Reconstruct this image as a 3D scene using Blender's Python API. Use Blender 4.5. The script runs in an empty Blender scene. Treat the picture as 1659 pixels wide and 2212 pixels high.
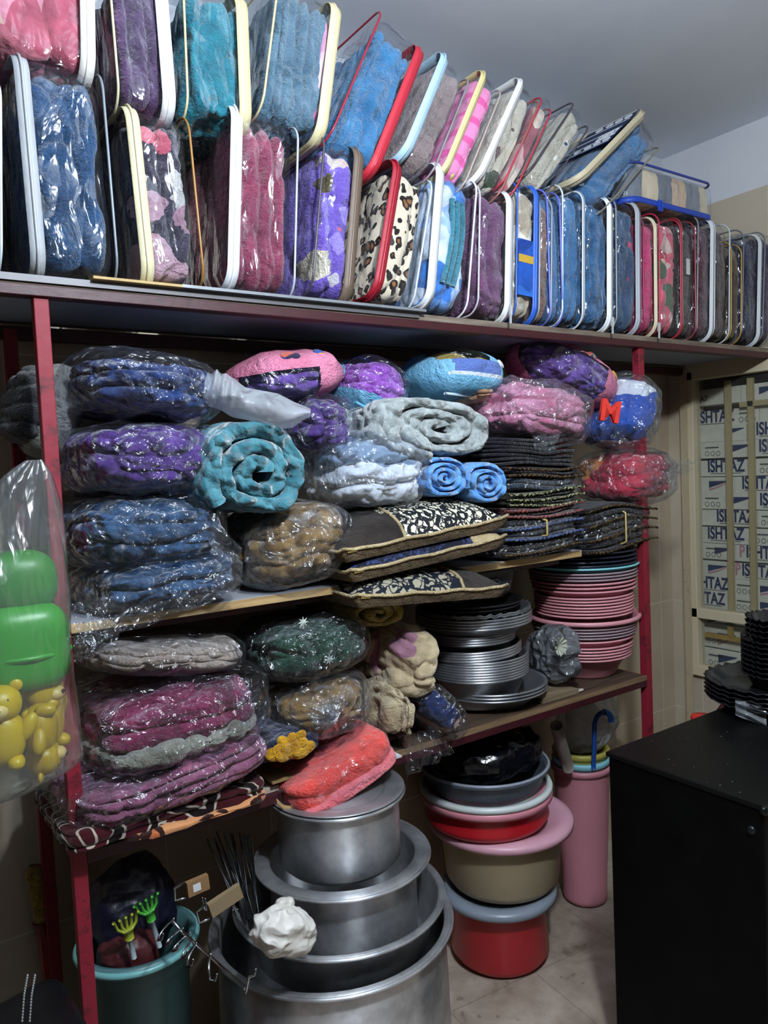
import bpy, math, random
import numpy as np
from mathutils import Vector, Matrix, Euler

# ------------------------------------------------------------------ camera, light, exposure
SC = bpy.context.scene
COL = SC.collection
YAW, PIT, ROL, FPX, EYE = .6043, -.0565, .04498, 1650., 1.5
_F = np.array([math.sin(YAW)*math.cos(PIT), math.cos(YAW)*math.cos(PIT), math.sin(PIT)])
_r0 = np.array([math.cos(YAW), -math.sin(YAW), 0.]); _d0 = np.cross(_F, _r0)
_R = math.cos(ROL)*_r0 + math.sin(ROL)*_d0
_D = -math.sin(ROL)*_r0 + math.cos(ROL)*_d0
cam = bpy.data.cameras.new('camera'); camo = bpy.data.objects.new('camera', cam); COL.objects.link(camo)
cam.sensor_fit = 'VERTICAL'; cam.sensor_height = 24.0; cam.lens = FPX/2212*24.0
cam.clip_start = .02
M = Matrix.Identity(4)
for i in range(3):
    M[i][0], M[i][1], M[i][2] = _R[i], -_D[i], -_F[i]
M[2][3] = EYE
camo.matrix_world = M
SC.camera = camo

w = bpy.data.worlds.new('world'); SC.world = w; w.use_nodes = True
w.node_tree.nodes['Background'].inputs[0].default_value = (.55, .62, .75, 1)
w.node_tree.nodes['Background'].inputs[1].default_value = .01
lamp = bpy.data.lights.new('ceiling_bulb', 'POINT'); lamp.energy = 90; lamp.color = (.85, .935, 1.0); lamp.shadow_soft_size = .055
lo = bpy.data.objects.new('ceiling_bulb', lamp); lo.location = (.62, .22, 2.38); COL.objects.link(lo)
SC.view_settings.view_transform = 'Standard'
SC.view_settings.look = 'None'
SC.view_settings.gamma = 1.0
SC.view_settings.use_curve_mapping = False
SC.view_settings.exposure = 0.35
SC.cycles.transparent_max_bounces = 16
SC.cycles.max_bounces = 4
SC.cycles.diffuse_bounces = 3
SC.cycles.glossy_bounces = 2
SC.cycles.use_adaptive_sampling = True
SC.cycles.adaptive_threshold = .1
SC.cycles.caustics_reflective = False
SC.cycles.caustics_refractive = False
SC.cycles.sample_clamp_indirect = 4.0

# ------------------------------------------------------------------ projection helpers (photo pixel -> point on a real plane)
def ray(px, py):
    return FPX*_F + (px-829.5)*_R + (py-1106.)*_D
def at(px, py, Y):
    r = ray(px, py); p = r*(Y/r[1]); return np.array([p[0], p[1], p[2]+EYE])
def atx(px, py, X):
    r = ray(px, py); p = r*(X/r[0]); return np.array([p[0], p[1], p[2]+EYE])
def atz(px, py, Z):
    r = ray(px, py); p = r*((Z-EYE)/r[2]); return np.array([p[0], p[1], p[2]+EYE])
def depth(p):
    return float((np.array(p)-[0, 0, EYE]) @ _F)
def ppm(p):                                  # metres per photo pixel at a point
    return depth(p)/FPX

# ------------------------------------------------------------------ numeric noise
def _hash(ix, iy, iz, seed):
    h = (ix.astype(np.uint32)*np.uint32(374761393) + iy.astype(np.uint32)*np.uint32(668265263)
         + iz.astype(np.uint32)*np.uint32(2147483647) + np.uint32((seed*1274126177) & 0xffffffff))
    h = (h ^ (h >> np.uint32(13)))*np.uint32(1274126177)
    h = h ^ (h >> np.uint32(16))
    return (h & np.uint32(0xffff)).astype(np.float64)/65535.
def vn(P, f, seed):
    Q = np.asarray(P)*f + 100.; I = np.floor(Q).astype(np.int64); u = Q-I; u = u*u*(3-2*u)
    out = 0
    for dx in (0, 1):
        for dy in (0, 1):
            for dz in (0, 1):
                wt = (u[:, 0] if dx else 1-u[:, 0])*(u[:, 1] if dy else 1-u[:, 1])*(u[:, 2] if dz else 1-u[:, 2])
                out = out + wt*_hash(I[:, 0]+dx, I[:, 1]+dy, I[:, 2]+dz, seed)
    return out
def fbm(P, f, seed, o=3):
    a, s, t = 1., 0, 0
    for k in range(o):
        s = s + a*vn(P, f*2**k, seed+k*17); t += a; a *= .5
    return s/t
def ridge(P, f, seed, o=2):
    a, s, t = 1., 0, 0
    for k in range(o):
        s = s + a*(1-np.abs(2*vn(P, f*2**k, seed+k*31)-1)); t += a; a *= .5
    return s/t
_seed = [7]
def nseed():
    _seed[0] += 13
    return _seed[0]

# ------------------------------------------------------------------ mesh plumbing
def mesh(name, V, F, mat, parent=None, smooth=True, loc=None):
    V = np.asarray(V, dtype=np.float64); me = bpy.data.meshes.new(name)
    if isinstance(F, np.ndarray):
        k = F.shape[1]
        me.vertices.add(len(V)); me.vertices.foreach_set('co', V.ravel())
        me.loops.add(F.size); me.loops.foreach_set('vertex_index', F.ravel().astype(np.int32))
        me.polygons.add(len(F)); me.polygons.foreach_set('loop_start', np.arange(0, F.size, k, dtype=np.int32))
        me.update(calc_edges=True)
    else:
        me.from_pydata([tuple(v) for v in V], [], F); me.update()
    me.polygons.foreach_set('use_smooth', np.full(len(me.polygons), smooth))
    if mat: me.materials.append(mat)
    o = bpy.data.objects.new(name, me); COL.objects.link(o)
    if parent: o.parent = parent
    if loc is not None: o.location = loc
    return o
def tag(o, label, cat, group=None, kind=None):
    o['label'] = label; o['category'] = cat
    if group: o['group'] = group
    if kind: o['kind'] = kind
    return o
def thing(name, label, cat, loc=(0, 0, 0), rot=(0, 0, 0), group=None):
    o = bpy.data.objects.new(name, None); COL.objects.link(o); o.empty_display_size = .05
    o.location = tuple(float(v) for v in loc); o.rotation_euler = rot
    return tag(o, label, cat, group)
def struct(o, label=None, cat=None):
    o['kind'] = 'structure'
    o['label'] = label or o.name.replace('_', ' ')
    o['category'] = cat or o.name.split('_')[0]
    return o
class MB:                                     # collects shapes into one mesh
    def __init__(s): s.V = []; s.F = []; s.n = 0
    def add(s, V, F, T=None):
        V = np.asarray(V, float)
        if T is not None: V = V @ np.array(T)[:3, :3].T + np.array(T)[:3, 3]
        s.V.append(V); s.F += [tuple(int(i)+s.n for i in f) for f in F]; s.n += len(V)
        return s
    def box(s, x0, x1, y0, y1, z0, z1, T=None):
        V = [(x, y, z) for x in (x0, x1) for y in (y0, y1) for z in (z0, z1)]
        return s.add(V, [(0, 1, 3, 2), (4, 6, 7, 5), (0, 4, 5, 1), (2, 3, 7, 6), (0, 2, 6, 4), (1, 5, 7, 3)], T)
    def tube(s, P, r, n=8, closed=False):
        V, F = tube(P, r, n, closed); return s.add(V, F)
    def build(s, name, mat, parent=None, smooth=False, loc=None, bevel=0):
        o = mesh(name, np.concatenate(s.V), s.F, mat, parent, smooth, loc)
        if bevel:
            b = o.modifiers.new('b', 'BEVEL'); b.width = bevel; b.segments = 2; b.limit_method = 'ANGLE'
        return o
def grid_faces(nu, nv, wu=False, wv=False):
    F = []
    for i in range(nu if wu else nu-1):
        for j in range(nv if wv else nv-1):
            a = i*nv+j; b = ((i+1) % nu)*nv+j; c = ((i+1) % nu)*nv+(j+1) % nv; d = i*nv+(j+1) % nv
            F.append((a, b, c, d))
    return np.array(F, dtype=np.int64)
def tube(P, r, n=8, closed=False):
    P = np.asarray(P, float); m = len(P); rr = np.broadcast_to(np.asarray(r, float), (m,))
    T = np.roll(P, -1, 0)-np.roll(P, 1, 0)
    if not closed: T[0] = P[1]-P[0]; T[-1] = P[-1]-P[-2]
    T /= np.linalg.norm(T, axis=1)[:, None]+1e-12
    up = np.array([0, 0, 1.]) if abs(T[0][2]) < .9 else np.array([1., 0, 0])
    V = []; N = np.cross(T[0], up); N /= np.linalg.norm(N)
    for i in range(m):
        N = N-T[i]*(N@T[i]); N /= np.linalg.norm(N)+1e-12; B = np.cross(T[i], N)
        for k in range(n):
            a = 2*math.pi*k/n; V.append(P[i]+rr[i]*(math.cos(a)*N+math.sin(a)*B))
    F = [tuple(f) for f in grid_faces(m, n, closed, True)]
    if not closed: F += [tuple(range(n))[::-1], tuple((m-1)*n+k for k in range(n))]
    return np.array(V), F
def lathe(prof, seg=64):
    prof = np.asarray(prof, float); m = len(prof); a = np.arange(seg)*2*math.pi/seg
    V = np.stack([np.outer(np.cos(a), prof[:, 0]), np.outer(np.sin(a), prof[:, 0]), np.outer(np.ones(seg), prof[:, 1])], -1).reshape(-1, 3)
    return V, grid_faces(seg, m, True, False)[:, ::-1]
_qc = {}
def qsphere(n):
    if n in _qc: return _qc[n]
    t = np.tan(np.linspace(-1, 1, n+1)*math.pi/4); A, B = np.meshgrid(t, t, indexing='ij'); A = A.ravel(); B = B.ravel(); O = np.ones_like(A)
    f0 = grid_faces(n+1, n+1); V = []; F = []; k = 0
    for V6, flip in (((O, A, B), 0), ((-O, A, B), 1), ((A, O, B), 1), ((A, -O, B), 0), ((A, B, O), 0), ((A, B, -O), 1)):
        V.append(np.stack(V6, 1)); F.append((f0[:, ::-1] if flip else f0)+k); k += len(A)
    V = np.concatenate(V); F = np.concatenate(F)
    _, idx, inv = np.unique(np.round(V, 6), axis=0, return_index=True, return_inverse=True)
    _qc[n] = (V[idx], np.asarray(inv).ravel()[F]); return _qc[n]
def soft(half, p=4., n=24):
    Q, F = qsphere(n); L = (np.abs(Q)**p).sum(1)**(1/p)
    return Q/L[:, None]*np.array(half), F
def rbox(half, r, n=16):
    Q, F = qsphere(n); half = np.array(half, float); r = min(r, half.min()*.98)
    t = np.arctan(Q)*4/math.pi
    P = np.clip(t*1.0, -1, 1)*half; inner = np.clip(P, -(half-r), half-r); off = P-inner
    L = np.linalg.norm(off, axis=1); return inner+off*(r/np.maximum(L, 1e-9))[:, None]*(L > 1e-9)[:, None], F
def vnorm(V, F):
    n = np.cross(V[F[:, 1]]-V[F[:, 0]], V[F[:, 2]]-V[F[:, 0]]); N = np.zeros_like(V)
    for k in range(F.shape[1]): np.add.at(N, F[:, k], n)
    return N/(np.linalg.norm(N, axis=1)[:, None]+1e-12)
def rotm(rx=0, ry=0, rz=0):
    return np.array(Euler((math.radians(rx), math.radians(ry), math.radians(rz))).to_matrix())

# ------------------------------------------------------------------ materials
def lin(c):
    if isinstance(c, str):
        c = c.lstrip('#'); c = [int(c[i:i+2], 16)/255 for i in (0, 2, 4)]
    return tuple(v/12.92 if v <= .04045 else ((v+.055)/1.055)**2.4 for v in c[:3])+(1.,)
_mc = {}
class NT:
    def __init__(s, name):
        s.m = bpy.data.materials.new(name); s.m.use_nodes = True; s.t = s.m.node_tree; s.t.nodes.clear()
        s.out = s.n('ShaderNodeOutputMaterial')
    def n(s, ty, **kw):
        x = s.t.nodes.new(ty)
        for k, v in kw.items():
            if k.startswith('i_'):
                k = k[2:]; x.inputs[int(k) if k.isdigit() else k.replace('_', ' ')].default_value = v
            else: setattr(x, k, v)
        return x
    def l(s, a, b): s.t.links.new(a, b)
    def math(s, op, a, b=None):
        x = s.n('ShaderNodeMath', operation=op)
        for i, v in enumerate((a, b)):
            if v is None: continue
            if isinstance(v, (int, float)): x.inputs[i].default_value = v
            else: s.l(v, x.inputs[i])
        return x.outputs[0]
    def coord(s, kind='Object', scale=(1, 1, 1), warp=0, wscale=8):
        tc = s.n('ShaderNodeTexCoord'); mp = s.n('ShaderNodeMapping'); mp.inputs['Scale'].default_value = scale
        s.l(tc.outputs[kind], mp.inputs[0]); v = mp.outputs[0]
        if warp:
            nz = s.n('ShaderNodeTexNoise'); nz.inputs['Scale'].default_value = wscale; s.l(v, nz.inputs['Vector'])
            a = s.n('ShaderNodeVectorMath', operation='MULTIPLY_ADD'); s.l(nz.outputs['Color'], a.inputs[0])
            a.inputs[1].default_value = (warp,)*3; s.l(v, a.inputs[2]); v = a.outputs[0]
        return v
    def noise(s, v, sc, det=3, rough=.55):
        x = s.n('ShaderNodeTexNoise'); x.inputs['Scale'].default_value = sc; x.inputs['Detail'].default_value = det
        x.inputs['Roughness'].default_value = rough; s.l(v, x.inputs['Vector']); return x.outputs[0]
    def vor(s, v, sc, feat='F1', out='Distance'):
        x = s.n('ShaderNodeTexVoronoi', feature=feat); x.inputs['Scale'].default_value = sc; s.l(v, x.inputs['Vector']); return x.outputs[out]
    def ramp(s, f, stops, const=False):
        x = s.n('ShaderNodeValToRGB'); cr = x.color_ramp; cr.interpolation = 'CONSTANT' if const else 'LINEAR'
        while len(cr.elements) < len(stops): cr.elements.new(.5)
        for e, (p, c) in zip(cr.elements, sorted(stops, key=lambda q: q[0])): e.position = p; e.color = lin(c)
        s.l(f, x.inputs[0]); return x.outputs[0]
    def bump(s, h, strength, dist):
        x = s.n('ShaderNodeBump'); x.inputs['Strength'].default_value = strength; x.inputs['Distance'].default_value = dist; s.l(h, x.inputs['Height']); return x.outputs[0]
    def pbr(s, col, rough=.6, metal=0., nrm=None, sheen=0, aniso=0, spec=.5, coat=0):
        b = s.n('ShaderNodeBsdfPrincipled')
        if isinstance(col, (tuple, list, str)): b.inputs['Base Color'].default_value = lin(col) if isinstance(col, str) else col
        else: s.l(col, b.inputs['Base Color'])
        if isinstance(rough, (int, float)): b.inputs['Roughness'].default_value = rough
        else: s.l(rough, b.inputs['Roughness'])
        b.inputs['Metallic'].default_value = metal; b.inputs['Specular IOR Level'].default_value = spec
        if sheen: b.inputs['Sheen Weight'].default_value = sheen; b.inputs['Sheen Roughness'].default_value = .45
        if coat: b.inputs['Coat Weight'].default_value = coat; b.inputs['Coat Roughness'].default_value = .12
        if aniso:
            b.inputs['Anisotropic'].default_value = aniso
            b.inputs['Anisotropic Rotation'].default_value = .25
            tg = s.n('ShaderNodeTangent', direction_type='RADIAL', axis='Z'); s.l(tg.outputs[0], b.inputs['Tangent'])
        if nrm is not None: s.l(nrm, b.inputs['Normal'])
        s.l(b.outputs[0], s.out.inputs[0]); return s.m
def cached(fn):
    def g(*a, **k):
        key = (fn.__name__, repr(a), repr(sorted(k.items())))
        if key not in _mc: _mc[key] = fn(*a, **k)
        return _mc[key]
    return g
@cached
def fabric(c1, c2, sc=7, bub=0, fuzz=.5):
    t = NT('fabric'); v = t.coord(); n1 = t.noise(v, sc*2.2, 5, .62); n2 = t.noise(v, 240, 2)
    col = t.ramp(n1, [(.34, c2), (.62, c1)])
    h = t.math('ADD', t.math('MULTIPLY', t.noise(v, 42, 5, .68), 1.0), t.math('MULTIPLY', n2, .22))
    if bub:
        vo = t.n('ShaderNodeTexVoronoi', feature='SMOOTH_F1'); vo.inputs['Scale'].default_value = bub; vo.inputs['Smoothness'].default_value = .25
        t.l(t.coord(warp=.025, wscale=14), vo.inputs['Vector']); dd = vo.outputs['Distance']
        h = t.math('SUBTRACT', t.math('MULTIPLY', h, .45), t.math('MULTIPLY', dd, 1.9))
        mx = t.n('ShaderNodeMix', data_type='RGBA'); t.l(t.ramp(dd, [(.38, '#000000'), (.75, '#a0a0a0')]), mx.inputs[0]); t.l(col, mx.inputs[6])
        L_ = [min(1., q*1.25+.05) for q in lin(c1)[:3]]; mx.inputs[7].default_value = (*L_, 1); col = mx.outputs[2]
    return t.pbr(col, .92, nrm=t.bump(h, .95, .018), sheen=fuzz*.7, spec=.12)
def spotted(c1, c2, sc, spots):
    t = NT('printed_plush'); v = t.coord(); col = t.ramp(t.noise(v, sc*2.2, 5, .62), [(.34, c2), (.62, c1)]); vw = t.coord(warp=.05, wscale=26)
    for (x, z, r, c) in spots:
        d = t.n('ShaderNodeVectorMath', operation='SUBTRACT'); t.l(vw, d.inputs[0]); d.inputs[1].default_value = (x+.025, .025, z+.025)
        m2 = t.n('ShaderNodeVectorMath', operation='MULTIPLY'); t.l(d.outputs[0], m2.inputs[0]); m2.inputs[1].default_value = (1, .3, 1)
        ln = t.n('ShaderNodeVectorMath', operation='LENGTH'); t.l(m2.outputs[0], ln.inputs[0])
        mx = t.n('ShaderNodeMix', data_type='RGBA'); t.l(t.math('LESS_THAN', ln.outputs['Value'], r), mx.inputs[0]); t.l(col, mx.inputs[6]); mx.inputs[7].default_value = lin(c); col = mx.outputs[2]
    h = t.math('ADD', t.noise(v, 42, 5, .68), t.math('MULTIPLY', t.noise(v, 240, 2), .22))
    return t.pbr(col, .92, nrm=t.bump(h, .95, .018), sheen=.35, spec=.12)
@cached
def floral(cols, sc=9, warp=.12, fuzz=.4):
    t = NT('printed_fabric'); v = t.coord(warp=warp, wscale=7); c = t.vor(v, sc, 'F1', 'Color')
    sep = t.n('ShaderNodeSeparateColor'); t.l(c, sep.inputs[0]); k = len(cols)
    col = t.ramp(sep.outputs[0], [(i/k, q) for i, q in enumerate(cols)], True)
    n = t.noise(t.coord(), 16, 3); mx = t.n('ShaderNodeMix', data_type='RGBA', blend_type='MULTIPLY'); mx.inputs[0].default_value = .55
    t.l(col, mx.inputs[6]); t.l(t.ramp(n, [(.3, '#8a8a8a'), (.6, '#ffffff')]), mx.inputs[7])
    return t.pbr(mx.outputs[2], .9, nrm=t.bump(t.noise(t.coord(), 40, 4), .6, .012), sheen=fuzz, spec=.15)
@cached
def leopard(base='#d9c9b0', mid='#8a5a35', dark='#1c1512', sc=44):
    t = NT('leopard_fabric'); d = t.vor(t.coord(warp=.03, wscale=30, scale=(1, 1, .75)), sc)
    col = t.ramp(d, [(0, mid), (.24, dark), (.46, base)], True)
    return t.pbr(col, .9, nrm=t.bump(t.noise(t.coord(), 40, 4), .5, .01), sheen=.3, spec=.15)
@cached
def lineprint(bg='#10131a', fg='#d8d0b8', sc=14, dist=3., thr=.46):
    t = NT('line_print_fabric'); v = t.coord(warp=.05, wscale=16); d = t.vor(v, sc)
    f = t.math('FRACT', t.math('ADD', t.math('MULTIPLY', d, dist), t.math('MULTIPLY', t.noise(v, sc*1.5, 2), 1.4)))
    e = t.vor(t.coord(warp=.03, wscale=30), sc*2.3, 'DISTANCE_TO_EDGE')
    m = t.math('MULTIPLY', t.math('GREATER_THAN', f, thr), t.math('GREATER_THAN', e, .07))
    return t.pbr(t.ramp(m, [(.0, bg), (.5, fg)], True), .7, nrm=t.bump(t.noise(t.coord(), 30, 3), .3, .006), spec=.3)
@cached
def scroll(bg, fg, c3, sc=9):
    t = NT('scroll_print_fabric'); v = t.coord(warp=.09, wscale=9); e = t.vor(v, sc, 'DISTANCE_TO_EDGE'); d = t.vor(v, sc)
    ln = t.math('LESS_THAN', t.math('ABSOLUTE', t.math('SUBTRACT', e, .10)), .022)
    rg = t.math('LESS_THAN', t.math('ABSOLUTE', t.math('SUBTRACT', d, .20)), .030)
    m = t.math('MAXIMUM', ln, rg); c0 = t.ramp(t.math('LESS_THAN', e, .07), [(0, bg), (.5, c3)], True)
    mx = t.n('ShaderNodeMix', data_type='RGBA'); t.l(m, mx.inputs[0]); t.l(c0, mx.inputs[6]); mx.inputs[7].default_value = lin(fg)
    return t.pbr(mx.outputs[2], .9, nrm=t.bump(t.noise(t.coord(), 60, 4), .5, .006), sheen=.2, spec=.15)
@cached
def bands(cols, axis=0, width=.1, fuzz=.3, warp=.01):
    t = NT('striped_fabric'); v = t.coord(warp=warp, wscale=12); sp = t.n('ShaderNodeSeparateXYZ'); t.l(v, sp.inputs[0])
    f = t.math('FRACT', t.math('ADD', t.math('DIVIDE', sp.outputs[axis], width*len(cols)), .5)); k = len(cols)
    return t.pbr(t.ramp(f, [(i/k, c) for i, c in enumerate(cols)], True), .9, nrm=t.bump(t.noise(t.coord(), 34, 4), .6, .012), sheen=fuzz, spec=.15)
@cached
def film(haze=.05, tint='#f4f8ff', sc=16, strength=1., rough=.1, base=.05, pw=2.6, stretch=(1, 1, 1)):
    t = NT('clear_plastic_film'); v = t.coord(scale=stretch, warp=.09, wscale=9)
    h = t.math('ADD', t.math('ADD', t.vor(v, sc), t.math('MULTIPLY', t.vor(v, sc*2.7), .42)), t.math('MULTIPLY', t.noise(v, sc*2.2, 3, .6), .4))
    nb = t.bump(h, strength, .03)
    lw = t.n('ShaderNodeLayerWeight'); lw.inputs['Blend'].default_value = .5; t.l(nb, lw.inputs['Normal'])
    fac = t.math('ADD', t.math('MULTIPLY', t.math('POWER', lw.outputs['Facing'], pw), .6), base)
    tr = t.n('ShaderNodeBsdfTransparent'); tr.inputs[0].default_value = lin(tint)
    df = t.n('ShaderNodeBsdfDiffuse'); df.inputs[0].default_value = (.8, .84, .9, 1); t.l(nb, df.inputs['Normal'])
    tl = t.n('ShaderNodeBsdfTranslucent'); tl.inputs[0].default_value = (.8, .84, .9, 1)
    m0 = t.n('ShaderNodeMixShader'); m0.inputs[0].default_value = .5; t.l(df.outputs[0], m0.inputs[1]); t.l(tl.outputs[0], m0.inputs[2])
    m1 = t.n('ShaderNodeMixShader'); m1.inputs[0].default_value = haze; t.l(tr.outputs[0], m1.inputs[1]); t.l(m0.outputs[0], m1.inputs[2])
    gl = t.n('ShaderNodeBsdfGlossy'); gl.inputs['Roughness'].default_value = rough; gl.inputs['Color'].default_value = (1, 1, 1, 1); t.l(nb, gl.inputs['Normal'])
    m2 = t.n('ShaderNodeMixShader'); t.l(fac, m2.inputs[0]); t.l(m1.outputs[0], m2.inputs[1]); t.l(gl.outputs[0], m2.inputs[2])
    t.l(m2.outputs[0], t.out.inputs[0]); return t.m
@cached
def plast(c, rough=.38, bumpy=0, spec=.5):
    t = NT('plastic'); v = t.coord(); n = t.noise(v, 5, 3)
    mx = t.n('ShaderNodeMix', data_type='RGBA', blend_type='MULTIPLY'); mx.inputs[0].default_value = .22; mx.inputs[6].default_value = lin(c)
    t.l(t.ramp(n, [(.3, '#b4b4b4'), (.7, '#ffffff')]), mx.inputs[7])
    return t.pbr(mx.outputs[2], rough, nrm=t.bump(t.noise(v, 60, 2), .12+bumpy, .004), spec=spec)
@cached
def alum(c='#b9bbc0', rough=.4, aniso=.5, metal=.8):
    t = NT('spun_aluminium'); n = t.noise(t.coord(scale=(1, 1, 260)), 1.6, 3); sm = t.noise(t.coord(), 9, 5, .65)
    r = t.math('ADD', t.math('MULTIPLY', sm, .2), rough-.08)
    col = t.ramp(sm, [(.3, '#9c9ea2'), (.62, c)])
    return t.pbr(col, r, metal, nrm=t.bump(n, .05, .002), aniso=aniso)
@cached
def paint(c, rough=.4, wear=.25, c2='#2a0d0c'):
    t = NT('painted_metal'); v = t.coord(); n = t.noise(v, 26, 5, .7)
    return t.pbr(t.ramp(n, [(.30, c2), (.30+wear*.5, c)]), rough, nrm=t.bump(t.noise(v, 40, 3), .2, .004))
@cached
def wood(c1, c2, sc=6, ax=(1, 14, 14)):
    t = NT('wood_board'); v = t.coord(scale=ax, warp=.06, wscale=5); n = t.noise(v, sc, 5, .6)
    return t.pbr(t.ramp(n, [(.3, c2), (.7, c1)]), .6, nrm=t.bump(n, .15, .003))
@cached
def plain(c, rough=.7, metal=0., spec=.4):
    t = NT('plain_surface'); v = t.coord(); n = t.noise(v, 30, 3)
    mx = t.n('ShaderNodeMix', data_type='RGBA', blend_type='MULTIPLY'); mx.inputs[0].default_value = .2; mx.inputs[6].default_value = lin(c)
    t.l(t.ramp(n, [(.3, '#a0a0a0'), (.65, '#ffffff')]), mx.inputs[7])
    return t.pbr(mx.outputs[2], rough, metal, spec=spec)
@cached
def wallmat(c, c2, tile=None):
    t = NT('wall_surface'); v = t.coord(); n = t.noise(v, 2.2, 6, .65); col = t.ramp(n, [(.3, c2), (.62, c)])
    h = t.noise(v, 30, 4); 
    if tile:
        g = None; sp = t.n('ShaderNodeSeparateXYZ'); t.l(v, sp.inputs[0])
        for ax, wd in tile:
            f = t.math('FRACT', t.math('DIVIDE', sp.outputs[ax], wd)); e = t.math('GREATER_THAN', t.math('ABSOLUTE', t.math('SUBTRACT', f, .5)), .5-.0022/wd)
            g = e if g is None else t.math('MAXIMUM', g, e)
        mx = t.n('ShaderNodeMix', data_type='RGBA'); t.l(g, mx.inputs[0]); t.l(col, mx.inputs[6]); mx.inputs[7].default_value = lin('#c9c4b6'); col = mx.outputs[2]
        h = t.math('SUBTRACT', t.math('MULTIPLY', h, .2), g)
        return t.pbr(col, .38, nrm=t.bump(h, .25, .003))
    return t.pbr(col, .75, nrm=t.bump(h, .12, .004))
@cached
def black(c, rough, spec):
    t = NT('black_paint'); v = t.coord()
    return t.pbr(t.ramp(t.noise(v, 14, 5, .7), [(.45, c), (.8, '#0b0c0c')]), rough, nrm=t.bump(t.noise(v, 70, 3), .1, .003), spec=spec)
@cached
def floormat():
    t = NT('marble_tile_floor'); v = t.coord(scale=(1, 1, 1)); rt = t.n('ShaderNodeMapping'); rt.inputs['Rotation'].default_value = (0, 0, .09); t.l(v, rt.inputs[0]); v2 = rt.outputs[0]
    n = t.noise(t.coord(warp=.18, wscale=5), 7, 6, .6); col = t.ramp(n, [(.30, '#645747'), (.43, '#98897a'), (.58, '#ae9f90'), (.75, '#c6b9aa')])
    sp = t.n('ShaderNodeSeparateXYZ'); t.l(v2, sp.inputs[0]); g = None
    vo = t.vor(t.coord(warp=.05, wscale=18), 20); sm = t.math('LESS_THAN', vo, .16)
    pk = t.math('MULTIPLY', sm, t.math('GREATER_THAN', t.noise(t.coord(), 9, 2), .54))
    mx0 = t.n('ShaderNodeMix', data_type='RGBA'); t.l(t.math('MULTIPLY', pk, .55), mx0.inputs[0]); t.l(col, mx0.inputs[6]); mx0.inputs[7].default_value = lin('#6b5a4e')
    for ax in (0, 1):
        f = t.math('FRACT', t.math('DIVIDE', t.math('ADD', sp.outputs[ax], .1), .3)); e = t.math('GREATER_THAN', t.math('ABSOLUTE', t.math('SUBTRACT', f, .5)), .4945)
        g = e if g is None else t.math('MAXIMUM', g, e)
    mx = t.n('ShaderNodeMix', data_type='RGBA'); t.l(t.math('MULTIPLY', g, .45), mx.inputs[0]); t.l(mx0.outputs[2], mx.inputs[6]); mx.inputs[7].default_value = lin('#5a4d44')
    return t.pbr(mx.outputs[2], .34, nrm=t.bump(t.math('SUBTRACT', t.math('MULTIPLY', t.noise(v, 20, 3), .2), g), .2, .003))
@cached
def glassmat():
    t = NT('dusty_window_glass'); tr = t.n('ShaderNodeBsdfTransparent'); tr.inputs[0].default_value = (.95, .96, .94, 1)
    gl = t.n('ShaderNodeBsdfGlossy'); gl.inputs['Roughness'].default_value = .06; df = t.n('ShaderNodeBsdfDiffuse'); df.inputs[0].default_value = (.5, .5, .46, 1)
    m1 = t.n('ShaderNodeMixShader'); t.l(t.math('MULTIPLY', t.noise(t.coord(), 6, 5), .08), m1.inputs[0]); t.l(tr.outputs[0], m1.inputs[1]); t.l(df.outputs[0], m1.inputs[2])
    lw = t.n('ShaderNodeLayerWeight'); lw.inputs['Blend'].default_value = .5
    m2 = t.n('ShaderNodeMixShader'); t.l(t.math('ADD', t.math('MULTIPLY', t.math('POWER', lw.outputs['Facing'], 4.), .7), .04), m2.inputs[0]); t.l(m1.outputs[0], m2.inputs[1]); t.l(gl.outputs[0], m2.inputs[2])
    t.l(m2.outputs[0], t.out.inputs[0]); return t.m

RED = paint('#84172a', .6, .3, '#3f0c14'); RED2 = paint('#3c1118', .5, .3, '#1c0a0c')  # beams get a darker red, with shade and dirt put into the colour
PVC = film(.005, '#f8fafd', 9, .8, .15, .035, 4.4, (1, 1.6, .5))
WRAP = film(.016, '#f6f9ff', 19, 1.0, .22, .065, 4.2)
WRAPH = film(.07, '#f6f9ff', 16, 1.0, .23, .065, 3.6)
WRAPM = film(.42, '#f6f8ff', 12, .9, .2, .05, 2.2)

def text_mesh(name, s, size, mat, parent, loc, rot, depth_=.0006, width=0):
    cu = bpy.data.curves.new(name, 'FONT'); cu.body = s; cu.size = size; cu.extrude = depth_; cu.offset = size*.028; cu.space_character = 1.0
    to = bpy.data.objects.new(name, cu); COL.objects.link(to)
    dg = bpy.context.evaluated_depsgraph_get(); me = bpy.data.meshes.new_from_object(to.evaluated_get(dg))
    bpy.data.objects.remove(to); bpy.data.curves.remove(cu); me.materials.clear(); me.materials.append(mat)
    if width:
        xs = [v.co.x for v in me.vertices]; k_ = width/(max(xs)-min(xs))
        for v in me.vertices: v.co.x *= k_
    o = bpy.data.objects.new(name, me); COL.objects.link(o); o.parent = parent; o.location = loc; o.rotation_euler = rot
    return o

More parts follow.
